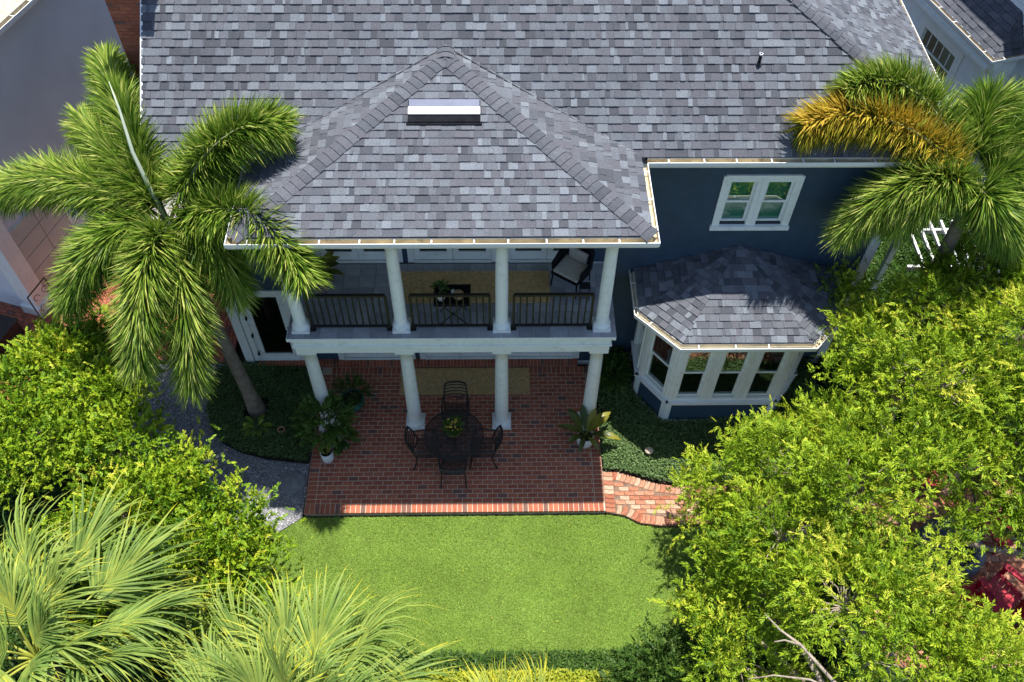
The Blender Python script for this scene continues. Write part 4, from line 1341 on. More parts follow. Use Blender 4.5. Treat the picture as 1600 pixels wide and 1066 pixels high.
mb.tube([(7.89, -5.97, 3.6), (7.66, -5.90, 3.62), (7.50, -5.93, 3.64)], [.022, .016, .008], 5)
mb.tube([(8.45, -6.60, 3.3), (7.95, -6.42, 3.5), (7.45, -6.36, 3.52), (7.08, -6.40, 3.5)], [.024, .018, .012, .006], 6)
mb.build('bare_branch', 'pale_bark', ft, True)
tree('feathery_tree', 'light green feathery tree at the right edge above the fire pit', 'tree', (13.3, -4.7, 0), (13.2, -4.2, 1.6),
     [(12.3, -2.3, 3.4, 1.2, .85, .8), (13.3, -2.0, 3.8, 1.2, 1.0, .8), (11.3, -2.6, 3.2, .9, .8, .7), (13.6, -3.3, 3.8, .7, .6, .6), (11.7, -3.4, 2.7, .55, .45, .4), (12.35, -3.75, 2.5, .45, .4, .3), (12.1, -3.2, 2.9, .6, .5, .4), (12.8, -2.9, 3.1, .5, .5, .4), (11.15, -3.9, 2.6, .5, .42, .36)],
     'leaf_r', 'bark', LEAF_R, group='feathery trees', tbias=.48, r0=.17)
tree('dark_shrub', 'dark green round shrub at the bottom edge right of the young palm', 'shrub', (6.4, -5.6, -.1), (6.4, -5.6, .3),
     [(6.4, -5.5, .75, .65, .6, .55), (7.0, -5.8, .8, .6, .55, .55), (5.95, -5.8, .6, .5, .5, .45)], 'leaf_d', 'bark', (8, .2, .09, .035), 16, 14, tbias=.55, r0=.05, clump=.16)
LEAF_L = (10, .16, .052, .035)
tree('broadleaf_tree', 'wide bright green leafy tree between the left neighbour and the gravel path', 'tree', (-4.3, -.9, 0), (-4.1, -1.0, 1.2),
     [(-4.6, -.1, 2.3, 1.05, .9, .7), (-5.4, -1.0, 2.4, 1.1, 1.0, .7), (-3.7, -.95, 2.5, 1.1, .85, .7), (-4.7, -1.9, 2.5, 1.2, 1.0, .75), (-3.2, -1.9, 2.4, 1.0, .85, .7), (-4.95, .55, 1.9, .65, .6, .5), (-6.3, -1.8, 2.4, 1.0, 1.0, .7), (-4.25, .7, 2.1, .8, .6, .5), (-3.6, .0, 2.1, .65, .55, .5)],
     'leaf_l', 'bark', LEAF_L, 8, 27, group='broadleaf trees', tbias=.40, clump=.2)
tree('broadleaf_tree', 'wide bright green leafy tree overhanging the left end of the lawn', 'tree', (-2.0, -3.9, 0), (-2.0, -3.6, 1.1),
     [(-1.9, -2.7, 2.2, 1.0, .8, .65), (-1.05, -3.2, 1.9, .8, .7, .55), (-2.7, -3.3, 2.4, 1.1, .9, .7), (-1.5, -3.9, 2.2, 1.0, .85, .65), (-.75, -4.1, 1.9, .75, .75, .55), (-3.6, -4.2, 2.3, 1.0, .9, .7), (-2.4, -4.6, 2.1, 1.0, .8, .6), (-.5, -4.9, 1.6, .7, .6, .5)],
     'leaf_l', 'bark', LEAF_L, 8, 27, group='broadleaf trees', tbias=.38, clump=.2)

# ------------------------------------------------------------------ the neighbouring houses
def rot2(ang):
    return np.array([math.sin(rad(ang)), math.cos(rad(ang)), 0.0])
# left neighbour: wall running away along d, facing the garden along n
nl = tag(empty('neighbour_house', (-8.5, 6.0, 0)), 'pale grey stucco house at the left with a cream panelled corner', 'house')
LO = np.array([-7.0, 3.09, 0.0]); LD = rot2(18); LN = np.array([LD[1], -LD[0], 0.0])
us = [0.0, 1.95, 2.75, 9.5]; zs = [-.15, 1.15, 2.35, 6.05]
mb = MB()
for a, b in zip(us, us[1:]):
    for c, d_ in zip(zs, zs[1:]):
        if not (a == 1.95 and c == 1.15): mb.obox(LO, LD, LN, (a, b), (-.3, 0), (c, d_))
mb.build('wall', 'stucco', nl)
MB().obox(LO, LD, LN, (-.002, .3), (-8.0, -.3), (-.15, 6.05)).build('wall', 'stucco', nl)
MB().obox(LO, LD, LN, (9.2, 9.5), (-8.0, -.3), (-.15, 6.05)).build('wall', 'stucco', nl)
# window with louvred shutters
mb = MB()
for ur, zr in (((1.87, 1.97), (1.05, 2.45)), ((2.73, 2.83), (1.05, 2.45)), ((1.97, 2.73), (2.35, 2.45)), ((1.97, 2.73), (1.05, 1.15))):
    mb.obox(LO, LD, LN, ur, (-.05, .04), zr)
wn = mb.build('window', 'white', nl)
pane_obj(wn, LO, LD, LN, (1.97, 2.73), -.06, (1.15, 2.35), 'glass')
for z in np.arange(1.2, 2.32, .07):
    MB().obox(LO, LD, LN, (1.99, 2.71), (-.12, -.085), (z, z + .045)).build('louvre', 'pale_siding', wn)
# raised cream panels round the corner, courses of .42 m
for k in range(5):
    z0 = .14 + k * .43
    for j in range(2):
        MB().obox(LO, LD, LN, (.36 + j * .78, .36 + j * .78 + .755), (.0, .028), (z0, z0 + .405)).build('panel', 'cream', nl)
MB().obox(LO, LD, LN, (-.06, .34), (-.34, .05), (.0, 2.75)).build('corner_pilaster', 'white', nl)
MB().obox(LO, LD, LN, (-.12, .40), (-.40, .10), (-.15, .22)).build('pilaster_base', 'white', nl)
MB().obox(LO, LD, LN, (-.06, 2.0), (.0, .06), (2.75, 2.92)).build('belt_course', 'white', nl)
g0 = LO + LN * .42 - LD * .3; g1 = LO + LN * .42 + LD * 9.6
gutter(nl, [(*g1[:2], 6.12), (*g0[:2], 6.12)][::-1])
P = [g0 - LN * .1, g1 - LN * .1, g1 - LN * 5.0, g0 - LN * 5.0]
mb = MB(); mb.add([(*P[0][:2], 6.14), (*P[1][:2], 6.14), (*P[2][:2], 8.6), (*P[3][:2], 8.6), (*P[0][:2], 6.0), (*P[1][:2], 6.0), (*P[2][:2], 8.4), (*P[3][:2], 8.4)],
                 [(0, 1, 2, 3), (7, 6, 5, 4), (0, 4, 5, 1), (1, 5, 6, 2), (3, 7, 4, 0), (2, 6, 7, 3)])
mb.build('roof', 'neigh_roof', nl)
# porch floor, dark box and railing
pf = brick_floor('porch_floor', -3.0, 1.0, -2.5, .3, -.04, rad(-18), (-7.1, 2.9), wm_, keep=lambda x, y: x > -8.6)
bx = tag(empty('dark_box', (-7.75, 2.0, 0)), 'dark low lidded box on the brick porch at the left edge', 'bench')
MB().obox((-7.75, 2.0, 0), LD, LN, (-.65, .65), (-.35, .35), (-.04, .40)).build('box_body', 'dark_wood', bx, bevel=.02)  # dark lidded box filling the dark area at the porch edge
MB().obox((-7.75, 2.0, 0), LD, LN, (-.68, .68), (-.38, .38), (.402, .45)).build('lid', 'dark_wood', bx, bevel=.015)
ir = tag(empty('iron_railing', (-6.75, 2.75, 0)), 'small black wrought-iron railing with scrolls at the porch corner', 'railing')
RO = np.array([-6.82, 2.72, 0.0])
mb = MB()
for t in (0.0, .62): mb.tube([RO + LD * t, RO + LD * t + np.array([0, 0, .95])], .016, 6)
mb.tube([RO + np.array([0, 0, .95]), RO + LD * .62 + np.array([0, 0, .95])], .018, 6)
mb.tube([RO + np.array([0, 0, .12]), RO + LD * .62 + np.array([0, 0, .12])], .012, 6)
mb.build('frame', 'iron', ir)
for cz in (.35, .70):
    for ct in (.17, .45):
        pts = [RO + LD * (ct + (.11 - .012 * k) * math.cos(k * .62)) + np.array([0, 0, cz + (.14 - .014 * k) * math.sin(k * .62)]) for k in range(9)]
        MB().tube(pts, .008, 5).build('scroll', 'iron', ir)
wl_ = tag(empty('wall_lamp', (-8.0, 2.85, 1.3)), 'small dark round lamp on the left neighbour wall', 'lamp')
lpos = LO - LN * 1.1 - LD * .06
MB().lathe([(.02, -.07), (.07, -.04), (.09, .0), (.07, .05), (.02, .08)], (lpos[0], lpos[1], .75), 12).build('globe', 'iron', wl_, True)

# right neighbour with a lower bump-out
nr_h = tag(empty('neighbour_house', (18.5, 8.0, 0)), 'white clapboard house with a dark shingle bay roof at the top right', 'house')
RD = rot2(-16); RN = np.array([-RD[1], RD[0], 0.0])      # RN faces the garden (towards -x)
RO_ = np.array([15.18, 7.51, 0.0])
def rp_(s_, off, z): return RO_ + RD * s_ + RN * off + np.array([0, 0, z])
UPO = -1.0
upper = wall(nr_h, rp_(9.0, UPO, 0), -RD, RN, 19.0, -.1, 8.6, [(9 - 3.9, 9 - 2.2, 5.6, 7.0)], 'pale_siding', e=.19, name='wall', back='pale_siding')
double_hung(nr_h, rp_(9.0, UPO, 0), -RD, RN, 9 - 3.9, 9 - 2.2, 5.6, 7.0, casing=.12)
blow = wall(nr_h, rp_(7.0, -.36, 0), -RD, RN, 6.8, -.1, 3.35, [(7 - 2.75, 7 - 1.35, 1.7, 2.75)], 'pale_siding', e=.19, name='wall', back='pale_siding')
wall(nr_h, rp_(.2, -.36, 0), -RN, -RD, .62, -.1, 3.35, [], 'pale_siding', e=.19, name='wall', back='pale_siding')
bwn = double_hung(nr_h, rp_(7.0, -.36, 0), -RD, RN, 7 - 2.75, 7 - 1.35, 1.7, 2.75, casing=.2)
for k in range(1, 5):
    u_ = 7 - 2.75 + k * 1.4 / 5
    MB().obox(rp_(7.0, -.36, 0), -RD, RN, (u_ - .014, u_ + .014), (-.03, -.012), (2.28, 2.70)).build('muntin', 'white', bwn)
MB().obox(rp_(7.0, -.36, 0), -RD, RN, (0, 6.85), (.001, .34), (3.28, 3.36)).build('soffit', 'white', nr_h)
rb0, rb1 = rp_(7.0, 0, 3.6), rp_(-.0, 0, 3.6)
f1 = [rp_(7.0, -.10, 3.6), rp_(.1, -.10, 3.6), rp_(.75, UPO + .02, 4.3), rp_(7.0, UPO + .02, 4.3)]
f2 = [rp_(.1, -.10, 3.6), rp_(.1, UPO + .02, 3.6), rp_(.75, UPO + .02, 4.3)]
mb = MB()
for p in (f1, f2): mb.add([q - np.array([0, 0, .006]) for q in p], [tuple(range(len(p)))])
rfo = mb.build('bay_roof', 'deck', nr_h)
def dark(pcs): return [(v, f, t * .55) for v, f, t in pcs]
tag(pieces_mesh(dark(roof_face(f1, e=.15) + roof_face(f2, e=.15))).build('shingle_field', 'shingle', rfo), kind='stuff')
MB().obox(rp_(7.0, -.10, 0), -RD, RN, (0, 7.0), (-.24, -.005), (3.36, 3.56)).build('fascia', 'white', nr_h)
gutter(nr_h, [rp_(7.0, 0, 3.62), rp_(-.0, 0, 3.62), rp_(-.0, UPO + .05, 3.62)])

# ------------------------------------------------------------------ patio furniture
def table_thing():
    r_ = tag(empty('patio_table', (2.69, -.74, 0)), 'round black mesh dining table in the middle of the brick patio', 'table')
    top = MB(); top.lathe([(.03, .716), (.59, .716)], (0, 0, 0), 40, False)
    local_child('tabletop', top, 'mesh_top', r_, True)
    rim_ = MB(); rim_.lathe([(.585, .705), (.605, .705), (.605, .722), (.585, .722), (.585, .705)], (0, 0, 0), 40, False); local_child('rim', rim_, 'iron', r_)
    ped = MB(); ped.tube([(0, 0, .70), (0, 0, .35), (0, 0, .12)], [.03, .035, .045], 10)
    local_child('pedestal', ped, 'iron', r_)
    for k in range(4):
        a = math.pi / 4 + k * math.pi / 2
        c, s_ = math.cos(a), math.sin(a)
        local_child('leg', MB().tube([(0, 0, .30), (c * .12, s_ * .12, .20), (c * .26, s_ * .26, .13), (c * .36, s_ * .36, .015)], .015, 6), 'iron', r_)
    return r_
table_thing()

def chair_thing():
    """wrought-iron armchair, facing +y in its own coordinates, curved back with vertical or level slats"""
    r_ = empty('patio_chair')
    seat = MB()
    seat.add([(-.235, -.22, .424), (.235, -.22, .424), (.255, .0, .42), (.235, .23, .424), (-.235, .23, .424), (-.255, .0, .42)], [(0, 1, 2, 3, 4, 5)])
    local_child('seat', seat, 'mesh_top', r_)
    bk = MB()
    for sx in (-1, 1):
        bk.tube([(sx * .235, -.21, .42), (sx * .24, -.25, .60), (sx * .235, -.31, .78), (sx * .21, -.37, .93)], 0.0173, 6)
    bk.tube([(-.21, -.37, .93), (-.10, -.405, .945), (.10, -.405, .945), (.21, -.37, .93)], 0.0195, 6)
    local_child('back_frame', bk, 'iron', r_)
    for k in range(5):
        t = .12 + k * .165
        z = .93 - t * .45; y = -.37 + t * .17
        local_child('slat', MB().tube([(-.222, y, z), (-.10, y - .03, z + .008), (.10, y - .03, z + .008), (.222, y, z)], 0.0135, 5), 'iron', r_)
    for sx in (-1, 1):
        local_child('leg', MB().tube([(sx * .235, -.20, .42), (sx * .245, -.24, .2), (sx * .26, -.30, .0)], 0.0165, 6), 'iron', r_)
        local_child('leg', MB().tube([(sx * .235, .22, .42), (sx * .24, .235, .2), (sx * .25, .26, .0)], 0.0165, 6), 'iron', r_)
        local_child('armrest', MB().tube([(sx * .238, -.28, .68), (sx * .27, -.10, .675), (sx * .28, .12, .665), (sx * .275, .20, .63), (sx * .262, .17, .58), (sx * .25, .10, .585)], 0.0188, 6), 'iron', r_)
        local_child('arm_post', MB().tube([(sx * .275, .13, .66), (sx * .262, .17, .52), (sx * .245, .20, .42)], 0.0150, 6), 'iron', r_)
    local_child('stretcher', MB().tube([(-.245, .245, .16), (0, .2, .18), (.245, .245, .16)], 0.0120, 5), 'iron', r_)
    return r_
ch0 = chair_thing()
CH = [((2.70, .00), 180, 'black iron patio chair behind the round table, back to the house'), ((2.68, -1.27), 0, 'black iron patio chair nearest the lawn, tucked at the round table'),
      ((2.14, -.86), -88, 'black iron patio chair at the left side of the round table'), ((3.26, -.86), 90, 'black iron patio chair at the right side of the round table')]
for i, ((x, y), rz, lab) in enumerate(CH):
    c = ch0 if i == 0 else copy_tree(ch0)
    c.location = (x, y, .003); c.rotation_euler = (0, 0, rad(rz))
    tag(c, lab, 'chair', 'chairs round the patio table')

# rugs
def rug(label, x0, x1, y0, y1, z):
    o = MB().box((x0, x1), (y0, y1), (z, z + .012)).build('rug', 'jute')
    tag(o, label, 'rug')
    for yy in (y0 + .02, y1 - .02):
        MB().box((x0 + .01, x1 - .01), (yy - .018, yy + .018), (z + .012, z + .017)).build('border', 'jute', o)
    k = 0
    y = y0 + .06
    while y < y1 - .05:
        MB().box((x0 + .012, x1 - .012), (y, y + .020), (z + .012, z + .0155)).build('rib', 'jute', o); y += .034
    return o
rug('long golden jute rug lying on the brick patio by the doors', 1.45, 4.29, .70, 1.40, .004)
rug('long golden jute rug lying on the balcony tiles', 1.62, 4.58, .55, 1.33, 3.356)

def pot(root, prof, loc, mat, soil_r, soil_z):
    p = MB().lathe(prof, loc, 24, False).build('pot', mat, root, True)
    MB().lathe([(.001, soil_z), (soil_r, soil_z + .004)], loc, 18, False).build('soil', 'soil', root)
    return p

def bushy(root, c, r_, n, leaf, mat, nz=.8, tb=.45, name='foliage'):
    d_ = unit(rng.normal(0, 1, (n, 3))); d_[:, 2] = np.abs(d_[:, 2]) * .9 - .1
    C = np.array(c) + d_ * np.array([r_, r_, r_ * nz]) * rng.uniform(.25, 1, (n, 1)) ** .6
    A = d_ + rng.normal(0, .4, (n, 3))
    nl_, sl, L, Wd = leaf
    V, F, t = sprays(C, A, nl_, sl * rng.uniform(.7, 1.2, n), L, Wd, tint=np.full(n, tb) + rng.normal(0, .12, n))
    o = obj_np(name, V, F, mat, root, t)
    st = MB()
    for k in range(9):
        q = C[rng.integers(n)]
        st.tube(bent((c[0], c[1], c[2] - r_ * .9), q, .05, 3), [.008, .006, .004, .003], 4)
    st.build('stems', 'bark', root)
    return o

def broad_leaves(root, c, specs, mat, wfac=.26):
    """large arching leaves, each its own part"""
    for az, el, L, dr in specs:
        a, e_ = rad(az), rad(el)
        d0 = np.array([math.cos(a) * math.cos(e_), math.sin(a) * math.cos(e_), math.sin(e_)])
        s_ = np.array([-math.sin(a), math.cos(a), 0])
        V, F = [], []
        for j, t in enumerate(np.linspace(0, 1, 8)):
            p = np.array(c) + d0 * L * t + np.array([0, 0, -1]) * dr * L * t ** 2.2
            w = L * wfac * .5 * (.07 + .93 * math.sin(math.pi * min(1, max(0, (t - .18) / .82))) ** .8 if t > .18 else .07)
            V += [p - s_ * w + np.array([0, 0, w * .35]), p, p + s_ * w + np.array([0, 0, w * .35])]
        for j in range(7):
            q = j * 3
            F += [(q, q + 1, q + 4, q + 3), (q + 1, q + 2, q + 5, q + 4)]
        obj_np('leaf', np.array(V), np.array(F), mat, root, smooth=True)

# potted plants on the patio
r_ = tag(empty('potted_plant', (.06, -.86, 0)), 'white cylinder pot of yellow-striped snake plant at the patio left', 'potted plant', 'potted plants')
pot(r_, [(.0, .001), (.115, .001), (.125, .03), (.13, .30), (.118, .30), (.115, .25)], (.06, -.86, 0), 'pot_white', .117, .25)
for k in range(22):
    a = random.uniform(0, 6.28); q = random.uniform(.01, .08); h = random.uniform(.22, .42)
    bx_, by_ = .06 + q * math.cos(a), -.86 + q * math.sin(a)
    le = random.uniform(.03, .12)
    w = .016
    s_ = np.array([-math.sin(a + 1), math.cos(a + 1), 0]) * w
    V = []
    for t in (0, .4, .75, 1):
        p = np.array([bx_ + le * t * math.cos(a), by_ + le * t * math.sin(a), .25 + h * t]); V += [p - s_ * (1 - t * t * .95), p + s_ * (1 - t * t * .95)]
    obj_np('leaf', np.array(V), np.array([(0, 1, 3, 2), (2, 3, 5, 4), (4, 5, 7, 6)]), 'snake', r_, np.full(3, random.random()))
r_ = tag(empty('potted_plant', (.34, -.62, 0)), 'small beige clay pot with a dark leafy plant beside the white pot', 'potted plant', 'potted plants')
pot(r_, [(.0, .001), (.085, .001), (.12, .18), (.128, .20), (.11, .20), (.105, .16)], (.34, -.62, 0), 'pot_beige', .105, .16)
bushy(r_, (.34, -.60, .36), .22, 60, (7, .13, .09, .05), 'leaf_d', tb=.55)
r_ = tag(empty('potted_plant', (.1, -.42, 0)), 'tall bushy green potted shrub hiding the foot of the leftmost column', 'potted plant', 'potted plants')
pot(r_, [(.0, .001), (.13, .001), (.19, .32), (.20, .34), (.175, .34), (.17, .28)], (.12, -.48, 0), 'pot_white', .17, .28)
bushy(r_, (.05, -.45, .82), .50, 210, (9, .22, .085, .045), 'leaf_d', .8, .62)
r_ = tag(empty('potted_plant', (.48, .42, 0)), 'round teal glazed pot with a dense fern under the balcony', 'potted plant', 'potted plants')
pot(r_, [(.0, .001), (.12, .001), (.21, .10), (.25, .24), (.235, .36), (.22, .36), (.225, .28)], (.48, .42, 0), 'pot_teal', .22, .29)
bushy(r_, (.46, .46, .48), .32, 170, (9, .2, .06, .02), 'leaf_d', .8, .45)
r_ = tag(empty('potted_plant', (5.40, -.55, 0)), 'white round pot with a big broad-leaved plant by the right column', 'potted plant', 'potted plants')
pot(r_, [(.0, .001), (.11, .001), (.17, .10), (.185, .24), (.165, .36), (.15, .36), (.16, .28)], (5.40, -.55, 0), 'pot_white', .15, .29)
broad_leaves(r_, (5.40, -.53, .30), [(20, 55, .85, .25), (60, 62, .8, .2), (100, 58, .85, .25), (140, 55, .85, .3), (175, 50, .8, .35), (215, 48, .7, .5), (250, 40, .62, .6), (300, 42, .65, .55), (340, 48, .8, .4), (40, 38, .9, .4), (80, 40, .8, .4), (120, 36, .85, .45), (160, 34, .75, .5), (10, 72, .95, .12), (200, 68, .7, .2), (-10, 30, .85, .45)], 'big_leaf', .19)
# flower bowl on the table
r_ = tag(empty('flower_bowl', (2.69, -.70, .724)), 'olive glazed bowl of small yellow flowers on the round table', 'flower pot')
pot(r_, [(.0, .001), (.08, .001), (.14, .07), (.165, .15), (.15, .15), (.14, .11)], (2.69, -.70, .7245), 'pot_olive', .14, .12)
bushy(r_, (2.69, -.67, .93), .17, 70, (7, .09, .05, .022), 'leaf_d', .7, .5)
for k in range(26):
    a, q = random.uniform(0, 6.28), random.uniform(.03, .19)
    p = (2.69 + q * math.cos(a), -.67 + q * math.sin(a), 1.08 - q * .6 + random.uniform(-.03, .03))
    MB().lathe([(.002, -.008), (.018, .004), (.012, .012), (.002, .013)], p, 6).build('flower', 'flower', r_)

# ------------------------------------------------------------------ things on the balcony
ZB = 3.356
r_ = tag(empty('potted_plant', (.26, .95, ZB)), 'ringed rattan pot with a leafy green plant on the balcony', 'potted plant', 'potted plants')
pt_ = pot(r_, [(.0, .001), (.14, .001), (.20, .12), (.215, .26), (.20, .40), (.18, .40), (.18, .34)], (.26, .95, ZB), 'rattan', .18, .35)
for zz, rr in ((.10, .193), (.18, .212), (.26, .219), (.34, .212)):
    MB().tube([(.26 + rr * math.cos(k * .3142), .95 + rr * math.sin(k * .3142), ZB + zz) for k in range(21)], .012, 6, False).build('band', 'pot_beige', pt_)
broad_leaves(r_, (.26, .95, ZB + .36), [(a * 24 + random.uniform(-8, 8), random.uniform(35, 80), random.uniform(.45, .75), random.uniform(.2, .5)) for a in range(15)] + [(-5, 35, .6, .5), (-60, 40, .5, .6)], 'big_leaf', .24)
r_ = tag(empty('tray_table', (2.77, .22, ZB)), 'black folding tray table with crossed legs on the balcony', 'table')
MB().box((2.46, 3.09), (-.01, .43), (3.965, 3.985)).build('tray', 'black', r_)
for nm, xr_, yr_ in (('tray_rim', (2.45, 3.10), (-.022, -.002)), ('tray_rim', (2.45, 3.10), (.422, .442)), ('tray_rim', (2.448, 2.468), (-.002, .422)), ('tray_rim', (3.082, 3.102), (-.002, .422))):
    MB().box(xr_, yr_, (3.960, 4.03)).build(nm, 'black', r_)
for y in (.05, .37):
    for a, b in ((2.52, 3.02), (3.02, 2.52)):
        MB().tube([(a, y + (.012 if a < b else -.012), 3.96), (b, y + (.012 if a < b else -.012), ZB + .002)], .012, 6).build('leg', 'bronze', r_)
for loc, prof, m_, lab in (((2.58, .12, 3.986), [(.0, 0), (.05, 0), (.075, .06), (.06, .13), (.03, .17), (.035, .20)], 'vase', 'pale vase with a green plant on the black tray table'),):
    r_ = tag(empty('vase', loc), lab, 'vase')
    MB().lathe(prof, loc, 18, False).build('body', m_, r_, True)
    bushy(r_, (2.58, .17, 4.24), .10, 30, (7, .08, .05, .024), 'leaf_d', .8, .5)
r_ = tag(MB().lathe([(.0, 0), (.055, .01), (.095, .06), (.10, .11), (.07, .17), (.03, .19), (.0, .19)], (2.89, .15, 3.986), 20, False).build('woven_gourd', 'gourd', None, True), 'round tan woven gourd on the black tray table', 'ornament')
MB().tube([(2.89, .15, 4.17), (2.895, .155, 4.20), (2.905, .16, 4.22)], [.014, .011, .009], 6).build('stem', 'bark', r_)
r_ = tag(MB().lathe([(.0, 0), (.03, .008), (.045, .04), (.035, .075), (.0, .088)], (2.79, .27, 3.986), 16, False).build('white_ball', 'pot_white', None, True), 'small white ball behind the gourd on the tray table', 'ornament')
MB().lathe([(.0, -.002), (.03, .004), (.028, .012)], (2.79, .27, 3.986), 12, False).build('foot_ring', 'pot_white', r_)

# cushioned armchair, turned towards the railing
r_ = tag(empty('armchair', (4.98, 1.02, ZB), rad(-35)), 'black armchair with a beige seat cushion on the balcony', 'chair')
s = MB().box((-.29, .29), (-.27, .27), (.36, .41)); local_child('seat_frame', s, 'black', r_)
c = local_child('cushion', MB().box((-.265, .265), (-.255, .24), (.412, .475)), 'cushion', r_)
bv = c.modifiers.new('bevel', 'BEVEL'); bv.width = .025; bv.segments = 3
mb = MB()
pts = [(-.31, -.20), (-.33, .10), (-.28, .28), (-.12, .36), (.12, .36), (.28, .28), (.33, .10), (.31, -.20)]
hs = [.60, .66, .78, .86, .86, .78, .66, .60]
inn_ = [(x * .90, y * .90) for x, y in pts]
vs_ = [(x, y, .38) for x, y in pts] + [(x * 1.05, y * 1.08, h) for (x, y), h in zip(pts, hs)] + [(x, y, .38) for x, y in inn_] + [(x, y, h) for (x, y), h in zip(inn_, hs)]
n8 = 8
fs_ = []
for i in range(7):
    fs_ += [(i, i + 1, n8 + i + 1, n8 + i), (2 * n8 + i + 1, 2 * n8 + i, 3 * n8 + i, 3 * n8 + i + 1), (n8 + i, n8 + i + 1, 3 * n8 + i + 1, 3 * n8 + i), (i + 1, i, 2 * n8 + i, 2 * n8 + i + 1)]
fs_ += [(0, n8, 3 * n8, 2 * n8), (7, 2 * n8 + 7, 3 * n8 + 7, n8 + 7)]
mb.add(vs_, fs_)
local_child('backrest', mb, 'black', r_)
pc = local_child('back_cushion', MB().box((-.2, .2), (.18, .27), (.48, .72)), 'cushion', r_)
bv = pc.modifiers.new('bevel', 'BEVEL'); bv.width = .03; bv.segments = 3
for x, y in ((-.26, -.24), (.26, -.24), (-.24, .25), (.24, .25)):
    local_child('leg', MB().tube([(x, y, .37), (x * 1.08, y * 1.1, .002)], [.02, .014], 6), 'black', r_)
r_ = tag(empty('plant_stand', (5.22, .56, ZB)), 'small black wire stand beside the right balcony column', 'stand')
MB().box((5.11, 5.31), (.58, .74), (3.71, 3.725)).build('shelf', 'iron', r_)
for x in (5.12, 5.30):
    for y in (.59, .73):
        MB().tube([(x, y, 3.712), (x, y, ZB + .002)], .008, 5).build('leg', 'iron', r_)
for z in (3.45, 3.58):
    MB().tube([(5.12, .59, z), (5.30, .59, z)], .007, 5).build('rung', 'iron', r_)

# ------------------------------------------------------------------ small things in the beds and on the gravel
r_ = tag(MB().lathe([(.0, 0), (.26, 0), (.275, .012), (.262, .026), (.0, .03)], (-.63, -1.37, -.07), 18, False).build('stepping_stone', 'stone', None, True), 'round grey stepping stone in the gravel beside the patio', 'stepping stone')
r_ = tag(empty('path_light', (6.70, -.86, -.05)), 'small beige round path light in the jasmine by the bay', 'lamp')
MB().tube([(6.70, -.86, -.05), (6.70, -.86, .24)], .012, 6).build('stake', 'iron', r_)
MB().lathe([(.085, .235), (.09, .245), (.055, .262), (.02, .27), (.016, .30), (.0, .302)], (6.70, -.86, 0), 16, False).build('cap', 'lamp', r_, True)
r_ = tag(empty('broadleaf_plant', (-1.52, -.12, -.05)), 'bright green arching-leaved plant at the foot of the left palm', 'plant')
broad_leaves(r_, (-1.52, -.12, .02), [(200, 42, .46, .5), (235, 38, .5, .5), (265, 45, .42, .5), (295, 40, .45, .5), (330, 36, .5, .5), (0, 40, .5, .45), (170, 38, .46, .5), (140, 40, .45, .4), (60, 45, .42, .4), (20, 62, .4, .3), (220, 66, .38, .3)], 'bright_leaf', .22)
r_ = tag(MB().lathe([(.0, 0), (.075, 0), (.085, .03), (.07, .10), (.08, .115), (.062, .12), (.055, .08)], (-.98, -.22, .02), 14, False).build('clay_pot', 'terracotta', None, True), 'small terracotta pot among the jasmine left of the patio', 'pot')
MB().lathe([(.0, .07), (.056, .075)], (-.98, -.22, .02), 12, False).build('soil', 'soil', r_)
for (x, y, h, lab) in ((6.05, .95, .55, 'dark leafy shrub between the right column and the bay window'), (6.15, 1.25, .45, 'small dark shrub close to the wall beside the bay window')):
    r_ = tag(empty('shrub', (x, y, -.05)), lab, 'shrub')
    bushy(r_, (x, y, h * .8), h * .6, 120, (9, .16, .08, .035), 'leaf_d', .9, .5)

# ------------------------------------------------------------------ pergola behind the right trees
r_ = tag(empty('pergola', (13.0, 2.4, 0)), 'white slatted wooden pergola half hidden behind the right trees', 'pergola')
for x, y in ((12.35, 3.3), (14.4, 3.3), (12.35, 1.2), (14.4, 1.2)):
    MB().box((x - .06, x + .06), (y - .06, y + .06), (-.15, 2.30)).build('post', 'white', r_)
for y in (1.2, 2.25, 3.3):
    MB().box((12.15, 14.7), (y - .03, y + .03), (2.302, 2.42)).build('beam', 'white', r_)
for k in range(9):
    x = 12.45 + k * .25
    MB().box((x - .025, x + .025), (1.0, 3.5), (2.422, 2.50)).build('slat', 'white', r_)

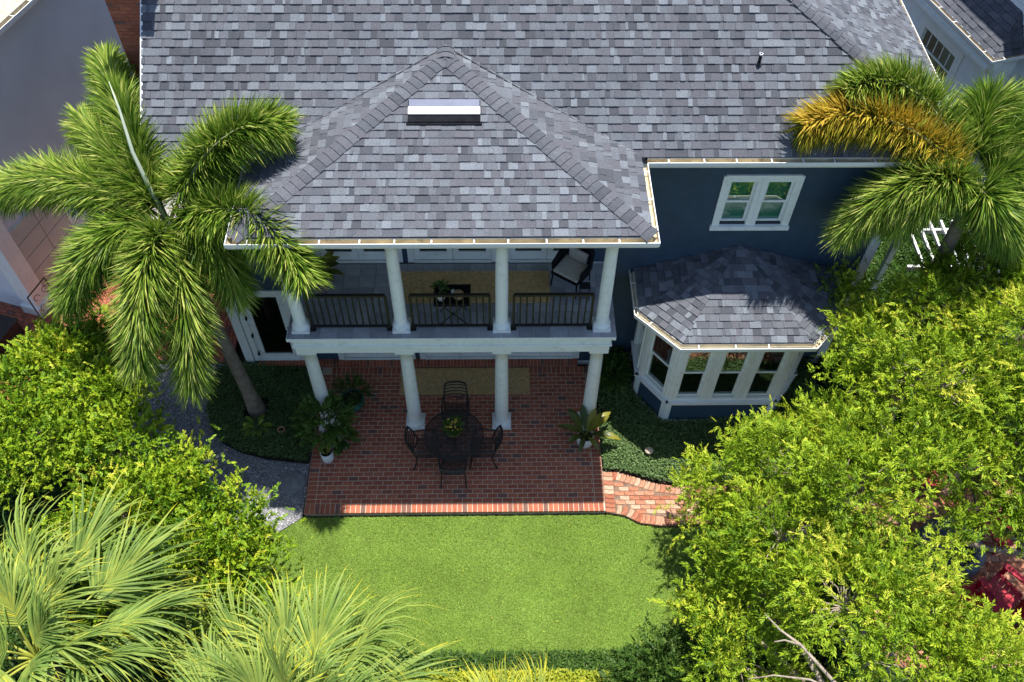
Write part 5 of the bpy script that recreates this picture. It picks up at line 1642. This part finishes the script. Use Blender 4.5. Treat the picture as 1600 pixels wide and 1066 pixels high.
# ------------------------------------------------------------------ fire pit and red chairs at the right
r_ = tag(empty('fire_pit', (12.3, -3.05, -.06)), 'dark grey round metal fire pit ring under the right trees', 'fire pit')
MB().lathe([(.62, 0), (.64, .06), (.60, .36), (.62, .38), (.46, .38), (.44, .34), (.42, .10), (.0, .10)], (12.3, -3.05, -.06), 36, False).build('ring', 'grey_metal', r_, True)
MB().lathe([(.46, .382), (.445, .40), (.425, .382)], (12.3, -3.05, -.06), 36, False).build('rim', 'grey_metal', r_, True)
def red_chair():
    c = empty('garden_chair')
    for k in range(5):
        x = -.22 + k * .11
        local_child('back_slat', MB().add([(x - .048, -.28, .30), (x + .048, -.28, .30), (x + .055, -.62, .92 - abs(k - 2) * .04), (x - .055, -.62, .92 - abs(k - 2) * .04),
                                           (x - .048, -.30, .29), (x + .048, -.30, .29), (x + .055, -.64, .91 - abs(k - 2) * .04), (x - .055, -.64, .91 - abs(k - 2) * .04)],
                                          [(0, 1, 2, 3), (7, 6, 5, 4), (0, 4, 5, 1), (1, 5, 6, 2), (2, 6, 7, 3), (3, 7, 4, 0)]), 'red', c)
    for k in range(5):
        y = -.24 + k * .115; z = .31 + k * .018
        local_child('seat_slat', MB().box((-.27, .27), (y, y + .10), (z, z + .02)), 'red', c)
    for sx in (-1, 1):
        local_child('armrest', MB().box((sx * .36 - .065, sx * .36 + .065), (-.42, .34), (.55, .572)), 'red', c)
        local_child('front_leg', MB().box((sx * .33 - .02, sx * .33 + .02), (.22, .31), (.0, .548)), 'red', c)
        local_child('rear_leg', MB().add([(sx * .29 - .015, .30, .30), (sx * .29 + .015, .30, .30), (sx * .29 + .015, -.62, .0), (sx * .29 - .015, -.62, .0), (sx * .29 - .015, .30, .38), (sx * .29 + .015, .30, .38), (sx * .29 + .015, -.50, .08), (sx * .29 - .015, -.50, .08)],
                                         [(0, 1, 2, 3), (7, 6, 5, 4), (0, 4, 5, 1), (1, 5, 6, 2), (2, 6, 7, 3), (3, 7, 4, 0)]), 'red', c)
    return c
rc = red_chair()
RC = [((12.2, -1.45), 175, 'red slatted garden chair above the fire pit, nearest the house'), ((13.4, -2.65), 112, 'red slatted garden chair at the right edge beside the fire pit'),
      ((12.25, -4.15), 8, 'red slatted garden chair below the fire pit'), ((13.0, -4.0), 38, 'red slatted garden chair below the fire pit next to the tree trunk')]
for i, ((x, y), rz, lab) in enumerate(RC):
    c = rc if i == 0 else copy_tree(rc)
    c.location = (x, y, -.058); c.rotation_euler = (0, 0, rad(rz))
    tag(c, lab, 'chair', 'red chairs round the fire pit')

# fallen leaves on the lawn and patio edge
X, Y = scatter(LAWN, 70)
n = len(X)
a = rng.uniform(0, 6.3, n)
V, F = leaf_arrays(np.stack([X, Y, np.full(n, -.06)], 1), np.stack([np.cos(a), np.sin(a), rng.uniform(-.1, .2, n)], 1),
                   np.stack([rng.normal(0, .3, n), rng.normal(0, .3, n), np.ones(n)], 1), rng.uniform(.03, .06, n), rng.uniform(.015, .03, n))
tag(obj_np('fallen_leaves', V, F, 'leaf_y', tint=np.repeat(rng.uniform(.5, 1, n), 2)), 'scattered fallen yellow leaves on the lawn', 'leaves', kind='stuff')
